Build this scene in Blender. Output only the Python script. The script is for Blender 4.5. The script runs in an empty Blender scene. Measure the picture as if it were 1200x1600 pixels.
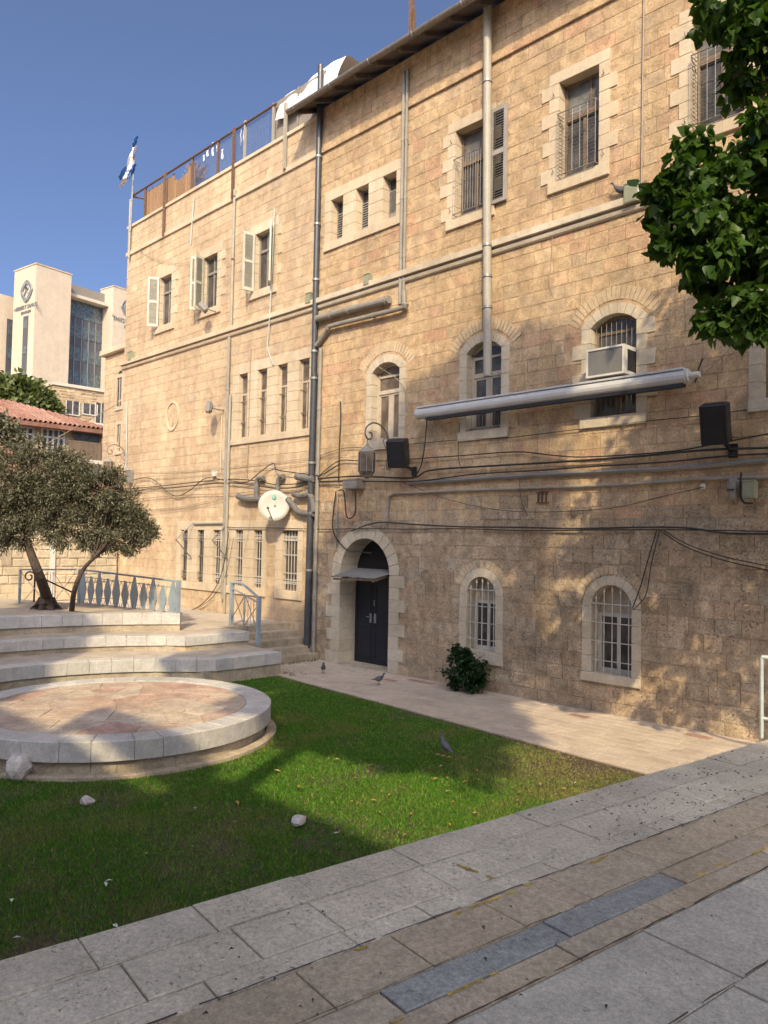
import bpy, bmesh, math, random
import numpy as np
from mathutils import Vector, Matrix

random.seed(7)
rng = np.random.default_rng(7)
SC = bpy.context.scene
COL = SC.collection
R_ = math.radians

# ------------------------------------------------------------------ camera
# world: X runs along the long stone facade (its face is Y = 0), +Y goes into it, path level Z = 0
YAW, PITCH, ROLL, FPX = R_(45.1), R_(2.2), R_(1.08), 1202.0
CAM = Vector((0.0, -12.32, 2.912))
_f0 = Vector((-math.sin(YAW), math.cos(YAW), 0)); _r0 = Vector((math.cos(YAW), math.sin(YAW), 0)); _u0 = Vector((0, 0, 1))
FWD = _f0*math.cos(PITCH) + _u0*math.sin(PITCH)
_u = _u0*math.cos(PITCH) - _f0*math.sin(PITCH)
RGT = _r0*math.cos(ROLL) + _u*math.sin(ROLL)
UPV = _u*math.cos(ROLL) - _r0*math.sin(ROLL)
cd = bpy.data.cameras.new('camera'); cam = bpy.data.objects.new('camera', cd); COL.objects.link(cam)
M = Matrix.Identity(4)
for i, a in enumerate((RGT, UPV, -FWD)):
    for j in range(3): M[j][i] = a[j]
M.translation = CAM
cam.matrix_world = M
cd.sensor_fit = 'VERTICAL'; cd.sensor_height = 24.0; cd.lens = FPX/1600*24.0
cd.clip_start = 0.05; cd.clip_end = 2000
SC.camera = cam

# ------------------------------------------------------------------ sky, sun, exposure
SUN = Vector((0.92, -1.0, 1.05)).normalized()
w = bpy.data.worlds.new('World'); SC.world = w; w.use_nodes = True
nt = w.node_tree; bg = nt.nodes['Background']
sky = nt.nodes.new('ShaderNodeTexSky'); sky.sky_type = 'NISHITA'; sky.sun_disc = False
sky.sun_elevation = math.asin(SUN.z); sky.sun_rotation = math.atan2(SUN.x, SUN.y)
sky.altitude = 800; sky.air_density = 0.48; sky.dust_density = 9.0; sky.ozone_density = 4.2
nt.links.new(sky.outputs[0], bg.inputs[0]); bg.inputs[1].default_value = 0.125
sl = bpy.data.lights.new('sun', 'SUN'); sl.energy = 2.2; sl.angle = R_(0.55); sl.color = (1.0, 0.81, 0.51)
so = bpy.data.objects.new('sun', sl); COL.objects.link(so)
so.rotation_euler = SUN.to_track_quat('Z', 'Y').to_euler(); so.location = (20, -30, 40)
SC.view_settings.view_transform = 'Standard'; SC.view_settings.look = 'None'
SC.view_settings.exposure = 1.2; SC.view_settings.gamma = 1.0; SC.view_settings.use_curve_mapping = False
SC.render.engine = 'CYCLES'
SC.cycles.use_denoising = True
SC.cycles.max_bounces = 6; SC.cycles.diffuse_bounces = 3; SC.cycles.glossy_bounces = 2; SC.cycles.transmission_bounces = 3; SC.cycles.transparent_max_bounces = 6

# ------------------------------------------------------------------ places from the surveyed facade / ground planes
def ray(x, y): return FWD + RGT*((x-600)/FPX) - UPV*((y-800)/FPX)
def at(x, y, Y=0.0):                    # on a plane parallel to the facade
    v = ray(x, y); return CAM + v*((Y-CAM.y)/v.y)
def atz(x, y, z=0.0):                   # on a level plane
    v = ray(x, y); return CAM + v*((z-CAM.z)/v.z)
def atx(x, y, X):
    v = ray(x, y); return CAM + v*((X-CAM.x)/v.x)
def pt(x, y, d): return CAM + ray(x, y)*d
def proj(P):
    d = Vector(P)-CAM; k = d.dot(FWD); return 600+FPX*d.dot(RGT)/k, 800-FPX*d.dot(UPV)/k, k

# ------------------------------------------------------------------ mesh helpers
class MB:
    def __init__(s): s.v = []; s.f = []; s.mi = []; s.m = 0
    def add(s, vs, fs):
        o = len(s.v); s.v += [tuple(p) for p in vs]
        for q in fs: s.f.append(tuple(i+o for i in q)); s.mi.append(s.m)
        return s
    def box(s, x0, x1, y0, y1, z0, z1):
        return s.add([(x0,y0,z0),(x1,y0,z0),(x1,y1,z0),(x0,y1,z0),(x0,y0,z1),(x1,y0,z1),(x1,y1,z1),(x0,y1,z1)],
                     [(0,3,2,1),(4,5,6,7),(0,1,5,4),(1,2,6,5),(2,3,7,6),(3,0,4,7)])
    def bbox(s, x0, x1, y0, y1, z0, z1, b=0.01):      # box with chamfered edges
        vs = []
        for (z, i) in ((z0, b), (z0+b, 0), (z1-b, 0), (z1, b)):
            vs += [(x0+i,y0+b if i else y0,z),(x1-i,y0+b if i else y0,z),(x1-i,y1-b if i else y1,z),(x0+i,y1-b if i else y1,z)]
        fs = [(3,2,1,0),(12,13,14,15)]
        for k in range(3):
            for j in range(4):
                a = k*4+j; c = k*4+(j+1) % 4
                fs.append((a, c, c+4, a+4))
        return s.add(vs, fs)
    def obox(s, c, ax, ay, az, hx, hy, hz):           # oriented box
        c = Vector(c); vs = []
        for k in (-1, 1):
            for (i, j) in ((-1,-1),(1,-1),(1,1),(-1,1)):
                vs.append(c + ax*(i*hx) + ay*(j*hy) + az*(k*hz))
        return s.add(vs, [(0,3,2,1),(4,5,6,7),(0,1,5,4),(1,2,6,5),(2,3,7,6),(3,0,4,7)])
    def beam(s, a, b, w, h, up=Vector((0,0,1))):
        a = Vector(a); b = Vector(b); d = (b-a); L = d.length; d = d/L
        sd = d.cross(up)
        if sd.length < 1e-4: sd = d.cross(Vector((1,0,0)))
        sd.normalize(); u = sd.cross(d)
        return s.obox((a+b)/2, d, sd, u, L/2, w/2, h/2)
    def tube(s, path, r, n=6, cap=True):
        P = [Vector(p) for p in path]; o = []
        rr = r if isinstance(r, (list, tuple)) else [r]*len(P)
        prev = None
        for i, p in enumerate(P):
            t = (P[min(i+1, len(P)-1)]-P[max(i-1, 0)])
            if t.length < 1e-7: t = Vector((0,0,1))
            t.normalize()
            if prev is None:
                a = t.cross(Vector((0,0,1)))
                if a.length < .05: a = t.cross(Vector((1,0,0)))
            else: a = prev - t*prev.dot(t)
            a.normalize(); prev = a; b = t.cross(a)
            o += [p + (a*math.cos(2*math.pi*k/n)+b*math.sin(2*math.pi*k/n))*rr[i] for k in range(n)]
        fs = []
        for i in range(len(P)-1):
            for k in range(n):
                k2 = (k+1) % n
                fs.append((i*n+k, i*n+k2, (i+1)*n+k2, (i+1)*n+k))
        if cap: fs.append(tuple(range(n))[::-1]); fs.append(tuple((len(P)-1)*n+k for k in range(n)))
        return s.add(o, fs)
    def lathe(s, c, prof, n=16, ax=Vector((0,0,1))):
        c = Vector(c); ax = ax.normalized(); a = ax.orthogonal().normalized(); b = ax.cross(a); vs = []; fs = []
        for (r, h) in prof:
            vs += [c+ax*h+(a*math.cos(2*math.pi*k/n)+b*math.sin(2*math.pi*k/n))*r for k in range(n)]
        for i in range(len(prof)-1):
            for k in range(n):
                k2 = (k+1) % n; fs.append((i*n+k, i*n+k2, (i+1)*n+k2, (i+1)*n+k))
        fs.append(tuple(range(n))[::-1]); fs.append(tuple((len(prof)-1)*n+k for k in range(n)))
        return s.add(vs, fs)
    def ball(s, c, r, n=8, m=5, sq=(1,1,1)):
        prof = []; c = Vector(c); vs = []; fs = []
        for i in range(m+1):
            th = math.pi*i/m
            for k in range(n):
                ph = 2*math.pi*k/n
                vs.append((c.x+r*sq[0]*math.sin(th)*math.cos(ph), c.y+r*sq[1]*math.sin(th)*math.sin(ph), c.z+r*sq[2]*math.cos(th)))
        for i in range(m):
            for k in range(n):
                k2 = (k+1) % n; fs.append((i*n+k, (i+1)*n+k, (i+1)*n+k2, i*n+k2))
        return s.add(vs, fs)
    def prismY(s, poly, y0, y1):                      # polygon in XZ (counter-clockwise seen from -Y), pushed from y0 (front) to y1
        n = len(poly)
        vs = [(x, y0, z) for x, z in poly]+[(x, y1, z) for x, z in poly]
        fs = [tuple(range(n)), tuple(range(2*n-1, n-1, -1))]
        for i in range(n):
            j = (i+1) % n; fs.append((i, i+n, j+n, j))
        return s.add(vs, fs)
    def prismZ(s, poly, z0, z1):                      # polygon in XY counter-clockwise
        n = len(poly)
        vs = [(x, y, z0) for x, y in poly]+[(x, y, z1) for x, y in poly]
        fs = [tuple(range(n-1, -1, -1)), tuple(range(n, 2*n))]
        for i in range(n):
            j = (i+1) % n; fs.append((i, j, j+n, i+n))
        return s.add(vs, fs)
    def slabZ(s, poly, z0, z1, b=0.008, g=0.004):     # paving piece: joint gap g, chamfer b
        c = (sum(p[0] for p in poly)/len(poly), sum(p[1] for p in poly)/len(poly))
        def ins(d):
            o = []
            n = len(poly)
            for i in range(n):
                p0, p1, p2 = Vector(poly[i-1]), Vector(poly[i]), Vector(poly[(i+1) % n])
                e1 = (p1-p0).normalized(); e2 = (p2-p1).normalized()
                n1 = Vector((-e1.y, e1.x)); n2 = Vector((-e2.y, e2.x)); m = n1+n2
                if m.length < .2: m = n1
                m.normalize(); k = d/max(.35, m.dot(n1)); o.append(p1+m*k)
            return o
        n = len(poly); A = ins(g); B = ins(g+b)
        vs = [(p.x, p.y, z0) for p in A]+[(p.x, p.y, z1-b*.7) for p in A]+[(p.x, p.y, z1) for p in B]
        fs = [tuple(range(2*n, 3*n))]
        for i in range(n):
            j = (i+1) % n; fs += [(i, j, j+n, i+n), (i+n, j+n, j+2*n, i+2*n)]
        return s.add(vs, fs)
    def build(s, name, mat, parent=None, smooth=False, kind=None):
        me = bpy.data.meshes.new(name)
        off = wloc(parent)
        vs = [(p[0]-off[0], p[1]-off[1], p[2]-off[2]) for p in s.v]
        me.from_pydata(vs, [], s.f)
        mats = mat if isinstance(mat, (list, tuple)) else [mat]
        for m in mats: me.materials.append(m)
        if len(mats) > 1: me.polygons.foreach_set('material_index', s.mi)
        if smooth: me.polygons.foreach_set('use_smooth', [True]*len(me.polygons))
        me.update()
        o = bpy.data.objects.new(name, me); COL.objects.link(o)
        if parent is not None: o.parent = parent
        if kind: o['kind'] = kind
        return o
_W = {}
def wloc(o):
    if o is None: return (0, 0, 0)
    x, y, z = 0, 0, 0
    while o is not None:
        x += o.location.x; y += o.location.y; z += o.location.z; o = o.parent
    return (x, y, z)
def tag(o, label, cat, group=None):
    o['label'] = label; o['category'] = cat
    if group: o['group'] = group
    return o
def thing(name, loc, label, cat, group=None):
    o = bpy.data.objects.new(name, None); COL.objects.link(o); o.location = loc; o.empty_display_size = .2
    return tag(o, label, cat, group)
def struct(o): o['kind'] = 'structure'; return o
def copy_tree(o, parent=None):
    c = o.copy(); COL.objects.link(c); c.parent = parent
    for k in o.children: copy_tree(k, c)
    return c
def crom(P, n=6):                                     # smooth curve through points
    P = [Vector(p) for p in P]
    if len(P) < 3: return P
    out = []
    for i in range(len(P)-1):
        a = P[max(i-1, 0)]; b = P[i]; c = P[i+1]; d = P[min(i+2, len(P)-1)]
        for k in range(n):
            t = k/n
            out.append(.5*((2*b)+(c-a)*t+(2*a-5*b+4*c-d)*t*t+(3*b-a-3*c+d)*t**3))
    out.append(P[-1]); return out

# ------------------------------------------------------------------ materials
def nmat(name):
    m = bpy.data.materials.new(name); m.use_nodes = True
    t = m.node_tree; return m, t, t.nodes['Principled BSDF']
def N(t, typ, **k):
    n = t.nodes.new(typ)
    for a, b in k.items(): setattr(n, a, b)
    return n
def ramp(t, stops, interp='LINEAR'):
    n = t.nodes.new('ShaderNodeValToRGB'); e = n.color_ramp.elements; n.color_ramp.interpolation = interp
    while len(e) < len(stops): e.new(.5)
    for i, (p, c) in enumerate(stops):
        e[i].position = p; e[i].color = (c[0], c[1], c[2], 1)
    return n
def mixc(t, a, b, fac, mode='MIX'):
    n = t.nodes.new('ShaderNodeMix'); n.data_type = 'RGBA'; n.blend_type = mode
    for s, v in ((6, a), (7, b), (0, fac)):
        if hasattr(v, 'is_output'): t.links.new(v, n.inputs[s])
        elif s == 0: n.inputs[0].default_value = v
        else: n.inputs[s].default_value = (v[0], v[1], v[2], 1)
    return n.outputs[2]
def noise(t, pos, scale, detail=4, rough=.6, dist=0):
    n = t.nodes.new('ShaderNodeTexNoise'); n.inputs['Scale'].default_value = scale; n.inputs['Detail'].default_value = detail
    n.inputs['Roughness'].default_value = rough; n.inputs['Distortion'].default_value = dist
    t.links.new(pos, n.inputs['Vector']); return n.outputs['Fac']
def maprange(t, v, a, b, c, d):
    n = t.nodes.new('ShaderNodeMapRange'); t.links.new(v, n.inputs[0])
    for i, x in enumerate((a, b, c, d)): n.inputs[i+1].default_value = x
    return n.outputs[0]
def math_(t, op, a, b=0.0):
    n = t.nodes.new('ShaderNodeMath'); n.operation = op
    for i, v in enumerate((a, b)):
        if hasattr(v, 'is_output'): t.links.new(v, n.inputs[i])
        else: n.inputs[i].default_value = v
    return n.outputs[0]
def piece_random(t):
    oi = N(t, 'ShaderNodeObjectInfo'); g = N(t, 'ShaderNodeNewGeometry')
    a = math_(t, 'ADD', math_(t, 'MULTIPLY', oi.outputs['Random'], 7.31), math_(t, 'MULTIPLY', g.outputs['Random Per Island'], 3.17))
    return math_(t, 'FRACT', a), g.outputs['Position']
def stone_mat(name, tones, grain=.22, pit=.5, bump=.5, scale=1.0, rough=.9, stain=.25, pitcol=.45, mid=1.0):
    m, t, b = nmat(name)
    rnd, pos = piece_random(t)
    n = len(tones)
    base = ramp(t, [(i/(n-1), c) for i, c in enumerate(tones)]); t.links.new(rnd, base.inputs[0])
    nf = noise(t, pos, 26*scale, 5, .7); nm = noise(t, pos, 5*scale, 4, .6, .4); nl = noise(t, pos, .55, 3, .55)
    c = mixc(t, base.outputs[0], (1,1,1), 0)
    c = mixc(t, c, maprgb(t, nm, 1-grain*mid, 1+grain*.8*mid), 1.0, 'MULTIPLY')
    c = mixc(t, c, maprgb(t, nf, 1-grain*1.1, 1+grain), 1.0, 'MULTIPLY')
    c = mixc(t, c, maprgb(t, nl, 1-stain, 1+stain*.7), 1.0, 'MULTIPLY')
    mp = N(t, 'ShaderNodeMapping'); mp.inputs['Scale'].default_value = (1.0, 1.0, .14); t.links.new(pos, mp.inputs['Vector'])
    c = mixc(t, c, maprgb(t, noise(t, mp.outputs[0], 2.6, 4, .6), 1-stain*.8, 1+stain*.5), 1.0, 'MULTIPLY')
    ng = noise(t, pos, 70*scale, 3, .7); c = mixc(t, c, maprgb(t, ng, 1-grain*.8, 1+grain*.7), 1.0, 'MULTIPLY')
    # small dark pits in the stone
    gate = noise(t, pos, 4*scale, 2, .5); pn = noise(t, pos, 30*scale, 3, .62, .6)
    pm = math_(t, 'MULTIPLY', maprange(t, pn, .60, .70, 0, 1), maprange(t, gate, .40, .58, 0, pit))
    c = mixc(t, c, (tones[0][0]*pitcol, tones[0][1]*pitcol, tones[0][2]*pitcol), pm)
    t.links.new(c, b.inputs['Base Color'])
    b.inputs['Roughness'].default_value = rough; b.inputs['Specular IOR Level'].default_value = .25
    h = math_(t, 'SUBTRACT', math_(t, 'ADD', math_(t, 'MULTIPLY', nf, .35), nm), math_(t, 'MULTIPLY', pm, .8))
    bp = N(t, 'ShaderNodeBump'); bp.inputs['Strength'].default_value = bump; bp.inputs['Distance'].default_value = .02
    t.links.new(h, bp.inputs['Height']); t.links.new(bp.outputs[0], b.inputs['Normal'])
    return m
def maprgb(t, v, lo, hi):
    return maprange(t, v, .32, .68, lo, hi)
def plain(name, col, rough=.6, metal=0.0, var=.12, scale=8, bump=.0, spec=.4, rust=None):
    m, t, b = nmat(name)
    rnd, pos = piece_random(t)
    nz = noise(t, pos, scale, 4, .65); n2 = noise(t, pos, scale*7, 3, .6)
    c = mixc(t, col, maprgb(t, nz, 1-var, 1+var), 1.0, 'MULTIPLY')
    c = mixc(t, c, maprgb(t, n2, 1-var*.7, 1+var*.7), 1.0, 'MULTIPLY')
    c = mixc(t, c, maprange(t, rnd, 0, 1, 1-var*.5, 1+var*.5), 1.0, 'MULTIPLY')
    if rust:
        f = maprange(t, noise(t, pos, scale*1.7, 5, .7), .56, .68, 0, .85)
        c = mixc(t, c, rust, f)
    t.links.new(c, b.inputs['Base Color'])
    t.links.new(maprange(t, nz, .3, .7, max(0, rough-.08), min(1, rough+.08)), b.inputs['Roughness'])
    b.inputs['Metallic'].default_value = metal; b.inputs['Specular IOR Level'].default_value = spec
    if bump:
        bp = N(t, 'ShaderNodeBump'); bp.inputs['Strength'].default_value = bump; bp.inputs['Distance'].default_value = .01
        t.links.new(n2, bp.inputs['Height']); t.links.new(bp.outputs[0], b.inputs['Normal'])
    return m
def leaf_mat(name, tones, trans=.35, rough=.55):
    m, t, b = nmat(name)
    rnd, pos = piece_random(t)
    n = len(tones)
    base = ramp(t, [(i/(n-1), c) for i, c in enumerate(tones)]); t.links.new(rnd, base.inputs[0])
    t.links.new(base.outputs[0], b.inputs['Base Color']); b.inputs['Roughness'].default_value = rough
    b.inputs['Specular IOR Level'].default_value = .3
    tr = N(t, 'ShaderNodeBsdfTranslucent'); t.links.new(mixc(t, base.outputs[0], (1.2, 1.35, .5), 1.0, 'MULTIPLY'), tr.inputs[0])
    mx = N(t, 'ShaderNodeMixShader'); mx.inputs[0].default_value = trans
    t.links.new(b.outputs[0], mx.inputs[1]); t.links.new(tr.outputs[0], mx.inputs[2])
    t.links.new(mx.outputs[0], t.nodes['Material Output'].inputs[0])
    return m
def glass_mat(name, col=(.02,.025,.03), rough=.06, spec=.9):
    m, t, b = nmat(name)
    rnd, pos = piece_random(t)
    nz = noise(t, pos, 3, 3, .6)
    t.links.new(mixc(t, col, (col[0]*3+.01, col[1]*3+.01, col[2]*3+.01), maprange(t, nz, .4, .75, 0, .7)), b.inputs['Base Color'])
    t.links.new(maprange(t, nz, .3, .7, rough, rough+.08), b.inputs['Roughness']); b.inputs['Specular IOR Level'].default_value = spec
    bp = N(t, 'ShaderNodeBump'); bp.inputs['Strength'].default_value = .06; bp.inputs['Distance'].default_value = .05
    t.links.new(noise(t, pos, 1.3, 1, .4), bp.inputs['Height']); t.links.new(bp.outputs[0], b.inputs['Normal'])
    return m

MAT = {}
MAT['stone_r'] = stone_mat('ashlar_warm', [(.44,.31,.18),(.48,.345,.20),(.46,.325,.19),(.51,.375,.23),(.485,.345,.20),(.45,.335,.215),(.50,.36,.215),(.48,.30,.185),(.43,.315,.20)], grain=.25, pit=.75, bump=.75, stain=.18)
MAT['stone_g'] = stone_mat('ashlar_rough', [(.33,.25,.165),(.40,.30,.20),(.36,.28,.19),(.44,.335,.225),(.38,.31,.22),(.42,.30,.195),(.45,.36,.255)], grain=.30, pit=.95, bump=1.0, stain=.2, pitcol=.35)
MAT['stone_l'] = stone_mat('ashlar_pale', [(.47,.345,.215),(.52,.39,.255),(.49,.37,.24),(.55,.425,.28),(.51,.365,.23),(.48,.375,.26)], grain=.17, pit=.5, bump=.5, stain=.18)
MAT['stone_rel'] = stone_mat('relieving_stone', [(.48,.365,.235),(.53,.415,.28),(.50,.385,.25)], grain=.14, pit=.3, bump=.35, stain=.15)
MAT['dressed'] = stone_mat('dressed_stone', [(.50,.405,.28),(.55,.45,.32),(.52,.42,.295),(.57,.475,.345)], grain=.08, pit=.18, bump=.2, stain=.12)
MAT['dressed_g'] = stone_mat('dressed_stone_low', [(.46,.39,.29),(.52,.45,.34),(.49,.42,.315),(.54,.47,.365)], grain=.1, pit=.22, bump=.25, stain=.14)
MAT['mortar'] = plain('mortar', (.44,.33,.215), .95, var=.15, scale=5, bump=.3)
MAT['coping'] = stone_mat('coping_stone', [(.44,.43,.40),(.50,.48,.44),(.47,.45,.41),(.53,.50,.45),(.46,.45,.43)], grain=.13, pit=.45, bump=.4, stain=.12, scale=1.1)
MAT['plinth'] = stone_mat('plinth_stone', [(.38,.32,.23),(.44,.37,.27),(.41,.34,.24)], grain=.18, pit=.5, bump=.45, stain=.2)
MAT['flag'] = stone_mat('flagstone', [(.50,.36,.27),(.50,.42,.32),(.44,.29,.23),(.55,.46,.35),(.47,.40,.32),(.52,.34,.25)], grain=.2, pit=.2, bump=.25, stain=.15, scale=.6)
MAT['tread'] = stone_mat('terrace_paving', [(.42,.36,.28),(.46,.39,.30),(.44,.38,.31)], grain=.12, pit=.3, bump=.25, stain=.15)
MAT['paver'] = stone_mat('path_paver', [(.46,.375,.285),(.51,.42,.32),(.48,.40,.31),(.53,.44,.345),(.45,.365,.285)], grain=.1, pit=.2, bump=.22, stain=.12)
MAT['path_joint'] = plain('path_joint', (.13,.10,.07), .95, var=.2, scale=8)
MAT['paver_red'] = stone_mat('red_paver', [(.36,.22,.17),(.40,.25,.19)], grain=.12, pit=.2, bump=.2)
MAT['slab_pink'] = stone_mat('slab_pale', [(.53,.47,.36),(.58,.525,.405),(.56,.50,.385),(.60,.54,.415),(.54,.49,.385)], grain=.22, pit=.9, bump=.6, stain=.2, pitcol=.3, scale=1.7, mid=.4)
MAT['slab_tan'] = stone_mat('slab_tan', [(.40,.325,.225),(.44,.36,.25),(.46,.385,.28),(.42,.345,.25)], grain=.24, pit=.6, bump=.4, stain=.12, scale=1.6, mid=.45)
MAT['slab_blue'] = stone_mat('slab_blue', [(.265,.27,.255),(.31,.315,.295),(.285,.29,.27)], grain=.26, pit=.7, bump=.5, stain=.14, scale=1.8, mid=.5)
MAT['slab_grey'] = stone_mat('slab_grey', [(.46,.425,.355),(.50,.465,.385),(.48,.445,.37)], grain=.22, pit=.8, bump=.4, stain=.1, scale=2.0, mid=.45)
MAT['hotel'] = stone_mat('hotel_stone', [(.47,.40,.31),(.51,.43,.34),(.49,.415,.32)], grain=.06, pit=.0, bump=.05, stain=.05, scale=.3)
MAT['rubble'] = stone_mat('rubble_stone', [(.34,.25,.155),(.46,.36,.24),(.40,.29,.18),(.50,.40,.28)], grain=.2, pit=.3, bump=.5, stain=.2, scale=.5)
MAT['rustic'] = stone_mat('rusticated_stone', [(.47,.40,.29),(.52,.45,.33),(.49,.42,.31)], grain=.16, pit=.5, bump=.8, stain=.15)
MAT['glass'] = glass_mat('window_glass', (.045,.042,.038), .16, .45)
MAT['glass_grey'] = glass_mat('grey_glass', (.085,.082,.074), .22, .4)
MAT['glass_sky'] = glass_mat('hotel_glass', (.055,.075,.085), .08, .7)
MAT['wood'] = plain('weathered_wood', (.16,.115,.08), .7, var=.25, scale=12, bump=.3)
MAT['wood_grey'] = plain('grey_wood', (.22,.20,.175), .75, var=.2, scale=14, bump=.3)
MAT['shutter_grey'] = plain('shutter_grey', (.27,.25,.225), .7, var=.12, scale=6)
MAT['shutter_white'] = plain('shutter_white', (.47,.455,.37), .6, var=.1, scale=6)
MAT['white_frame'] = plain('white_frame', (.50,.48,.43), .5, var=.08)
MAT['tan_frame'] = plain('tan_frame', (.42,.36,.28), .6, var=.12)
MAT['iron'] = plain('iron_bars', (.20,.19,.18), .55, .3, var=.15, rust=(.18,.09,.05))
MAT['iron_light'] = plain('pale_bars', (.46,.44,.40), .5, .1, var=.12)
MAT['galv'] = plain('galvanised', (.29,.29,.28), .5, .5, var=.12)
MAT['black'] = plain('black_plastic', (.017,.018,.021), .45, var=.2)
MAT['cable'] = plain('cable_black', (.025,.024,.023), .6, var=.2)
MAT['cable_tan'] = plain('cable_tan', (.27,.215,.16), .7, var=.15)
MAT['pipe_dark'] = plain('pipe_dark', (.06,.066,.076), .42, .2, var=.15)
MAT['pipe_cream'] = plain('pipe_cream', (.32,.295,.24), .55, var=.1, scale=4)
MAT['pipe_grey'] = plain('pipe_grey', (.255,.235,.20), .6, .1, var=.15, scale=5)
MAT['lagging'] = plain('pipe_lagging', (.14,.135,.125), .85, var=.25, scale=10, bump=.5)
MAT['rust'] = plain('rusty_metal', (.145,.088,.06), .85, .2, var=.3, scale=12, bump=.3)
MAT['door'] = plain('door_metal', (.016,.019,.026), .5, .2, var=.2, scale=5)
MAT['white'] = plain('white_plastic', (.55,.54,.50), .45, var=.06)
MAT['awning'] = plain('awning_metal', (.52,.52,.51), .42, .1, var=.07, scale=3)
MAT['dish'] = plain('dish_paint', (.44,.41,.36), .55, var=.06)
MAT['green_logo'] = plain('green_print', (.02,.30,.22), .5, var=.05)
MAT['box_green'] = plain('box_green', (.24,.245,.165), .6, var=.1)
MAT['bluepaint'] = plain('blue_grey_paint', (.27,.325,.36), .45, .1, var=.12, scale=6)
MAT['bluepale'] = plain('pale_blue_paint', (.40,.44,.42), .45, .1, var=.08)
MAT['tarp'] = plain('white_tarp', (.80,.77,.74), .65, var=.04, scale=2, bump=.2)
MAT['tarp_grey'] = plain('grey_tarp', (.235,.205,.175), .85, var=.15, scale=4, bump=.3)
MAT['reed'] = plain('reed_matting', (.27,.165,.09), .85, var=.3, scale=20, bump=.4)
MAT['blue_mesh'] = plain('blue_sheet', (.13,.17,.28), .7, var=.15)
MAT['flag_white'] = plain('flag_white', (.74,.74,.76), .8, var=.05)
MAT['flag_blue'] = plain('flag_blue', (.03,.12,.36), .8, var=.08)
MAT['tile'] = stone_mat('roof_tile', [(.25,.125,.09),(.31,.165,.12),(.28,.145,.105),(.34,.20,.15)], grain=.2, pit=.0, bump=.3, stain=.2, scale=.7)
MAT['dark'] = plain('unlit_dark', (.012,.011,.010), .9, var=.1)  # near-black colour painted for unlit interiors and the shaded slat gaps
MAT['soffit'] = plain('soffit_boards', (.11,.085,.065), .85, var=.3, scale=9, bump=.4)
MAT['gutter'] = plain('gutter_metal', (.19,.17,.15), .55, .4, var=.2, rust=(.16,.09,.05))
MAT['bark'] = plain('bark', (.075,.055,.042), .95, var=.4, scale=14, bump=.9)
MAT['rock'] = stone_mat('rock', [(.52,.48,.43),(.56,.51,.45)], grain=.2, pit=.3, bump=.7, stain=.1)
MAT['soil'] = plain('soil', (.085,.06,.04), .95, var=.35, scale=10, bump=.6)
MAT['yellow'] = plain('yellow_paint', (.44,.31,.07), .85, var=.4, scale=20)
MAT['pigeon'] = plain('pigeon_feathers', (.10,.105,.12), .8, var=.35, scale=20)
MAT['leaf_mul'] = leaf_mat('broad_leaf', [(.03,.065,.012),(.045,.10,.018),(.065,.125,.022),(.035,.08,.015),(.10,.155,.035)], .40, .42)
MAT['leaf_back'] = leaf_mat('tree_leaf', [(.03,.07,.015),(.05,.10,.02),(.04,.085,.018)], .35)
MAT['leaf_olive'] = leaf_mat('olive_leaf', [(.10,.10,.06),(.14,.135,.085),(.19,.18,.125),(.085,.085,.05),(.23,.215,.155)], .2, .6)
MAT['leaf_bush'] = leaf_mat('bush_leaf', [(.010,.030,.007),(.020,.052,.012),(.014,.04,.009)], .25, .35)
MAT['leaf_far'] = leaf_mat('far_leaf', [(.10,.13,.045),(.14,.165,.06),(.08,.105,.035)], .3)
MAT['leaf_dry'] = leaf_mat('dry_leaf', [(.35,.17,.05),(.48,.30,.09),(.28,.14,.06),(.52,.40,.16)], .2)
MAT['grey_panel'] = plain('grey_panel', (.085,.095,.115), .4, .2, var=.1)
MAT['plaster'] = plain('plaster', (.52,.47,.39), .9, var=.08, scale=2)
MAT['hlettering'] = plain('sign_grey', (.17,.19,.21), .5, .2, var=.05)
MAT['ac_fins'] = plain('ac_fins', (.19,.185,.175), .6, .2, var=.12, scale=30, bump=.3)
MAT['tan_glass'] = glass_mat('tan_reflection_glass', (.085,.066,.048), .3, .3)  # tan in the base colour imitates warm reflections; the slits' glass is brown
MAT['lantern_glass'] = glass_mat('lantern_glass', (.10,.075,.05), .35, .3)
MAT['speaker_grille'] = plain('speaker_grille', (.010,.010,.011), .7, var=.2, scale=60, bump=.3)

# ------------------------------------------------------------------ ground and setting
def flat(name, poly, z, mat):
    mb = MB(); mb.add([(x, y, z) for x, y in poly], [tuple(range(len(poly)))]); return struct(mb.build(name, mat))
ground = flat('ground', [(-700,-700),(700,-700),(700,900),(-700,900)], -.06, MAT['tread'])

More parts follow.
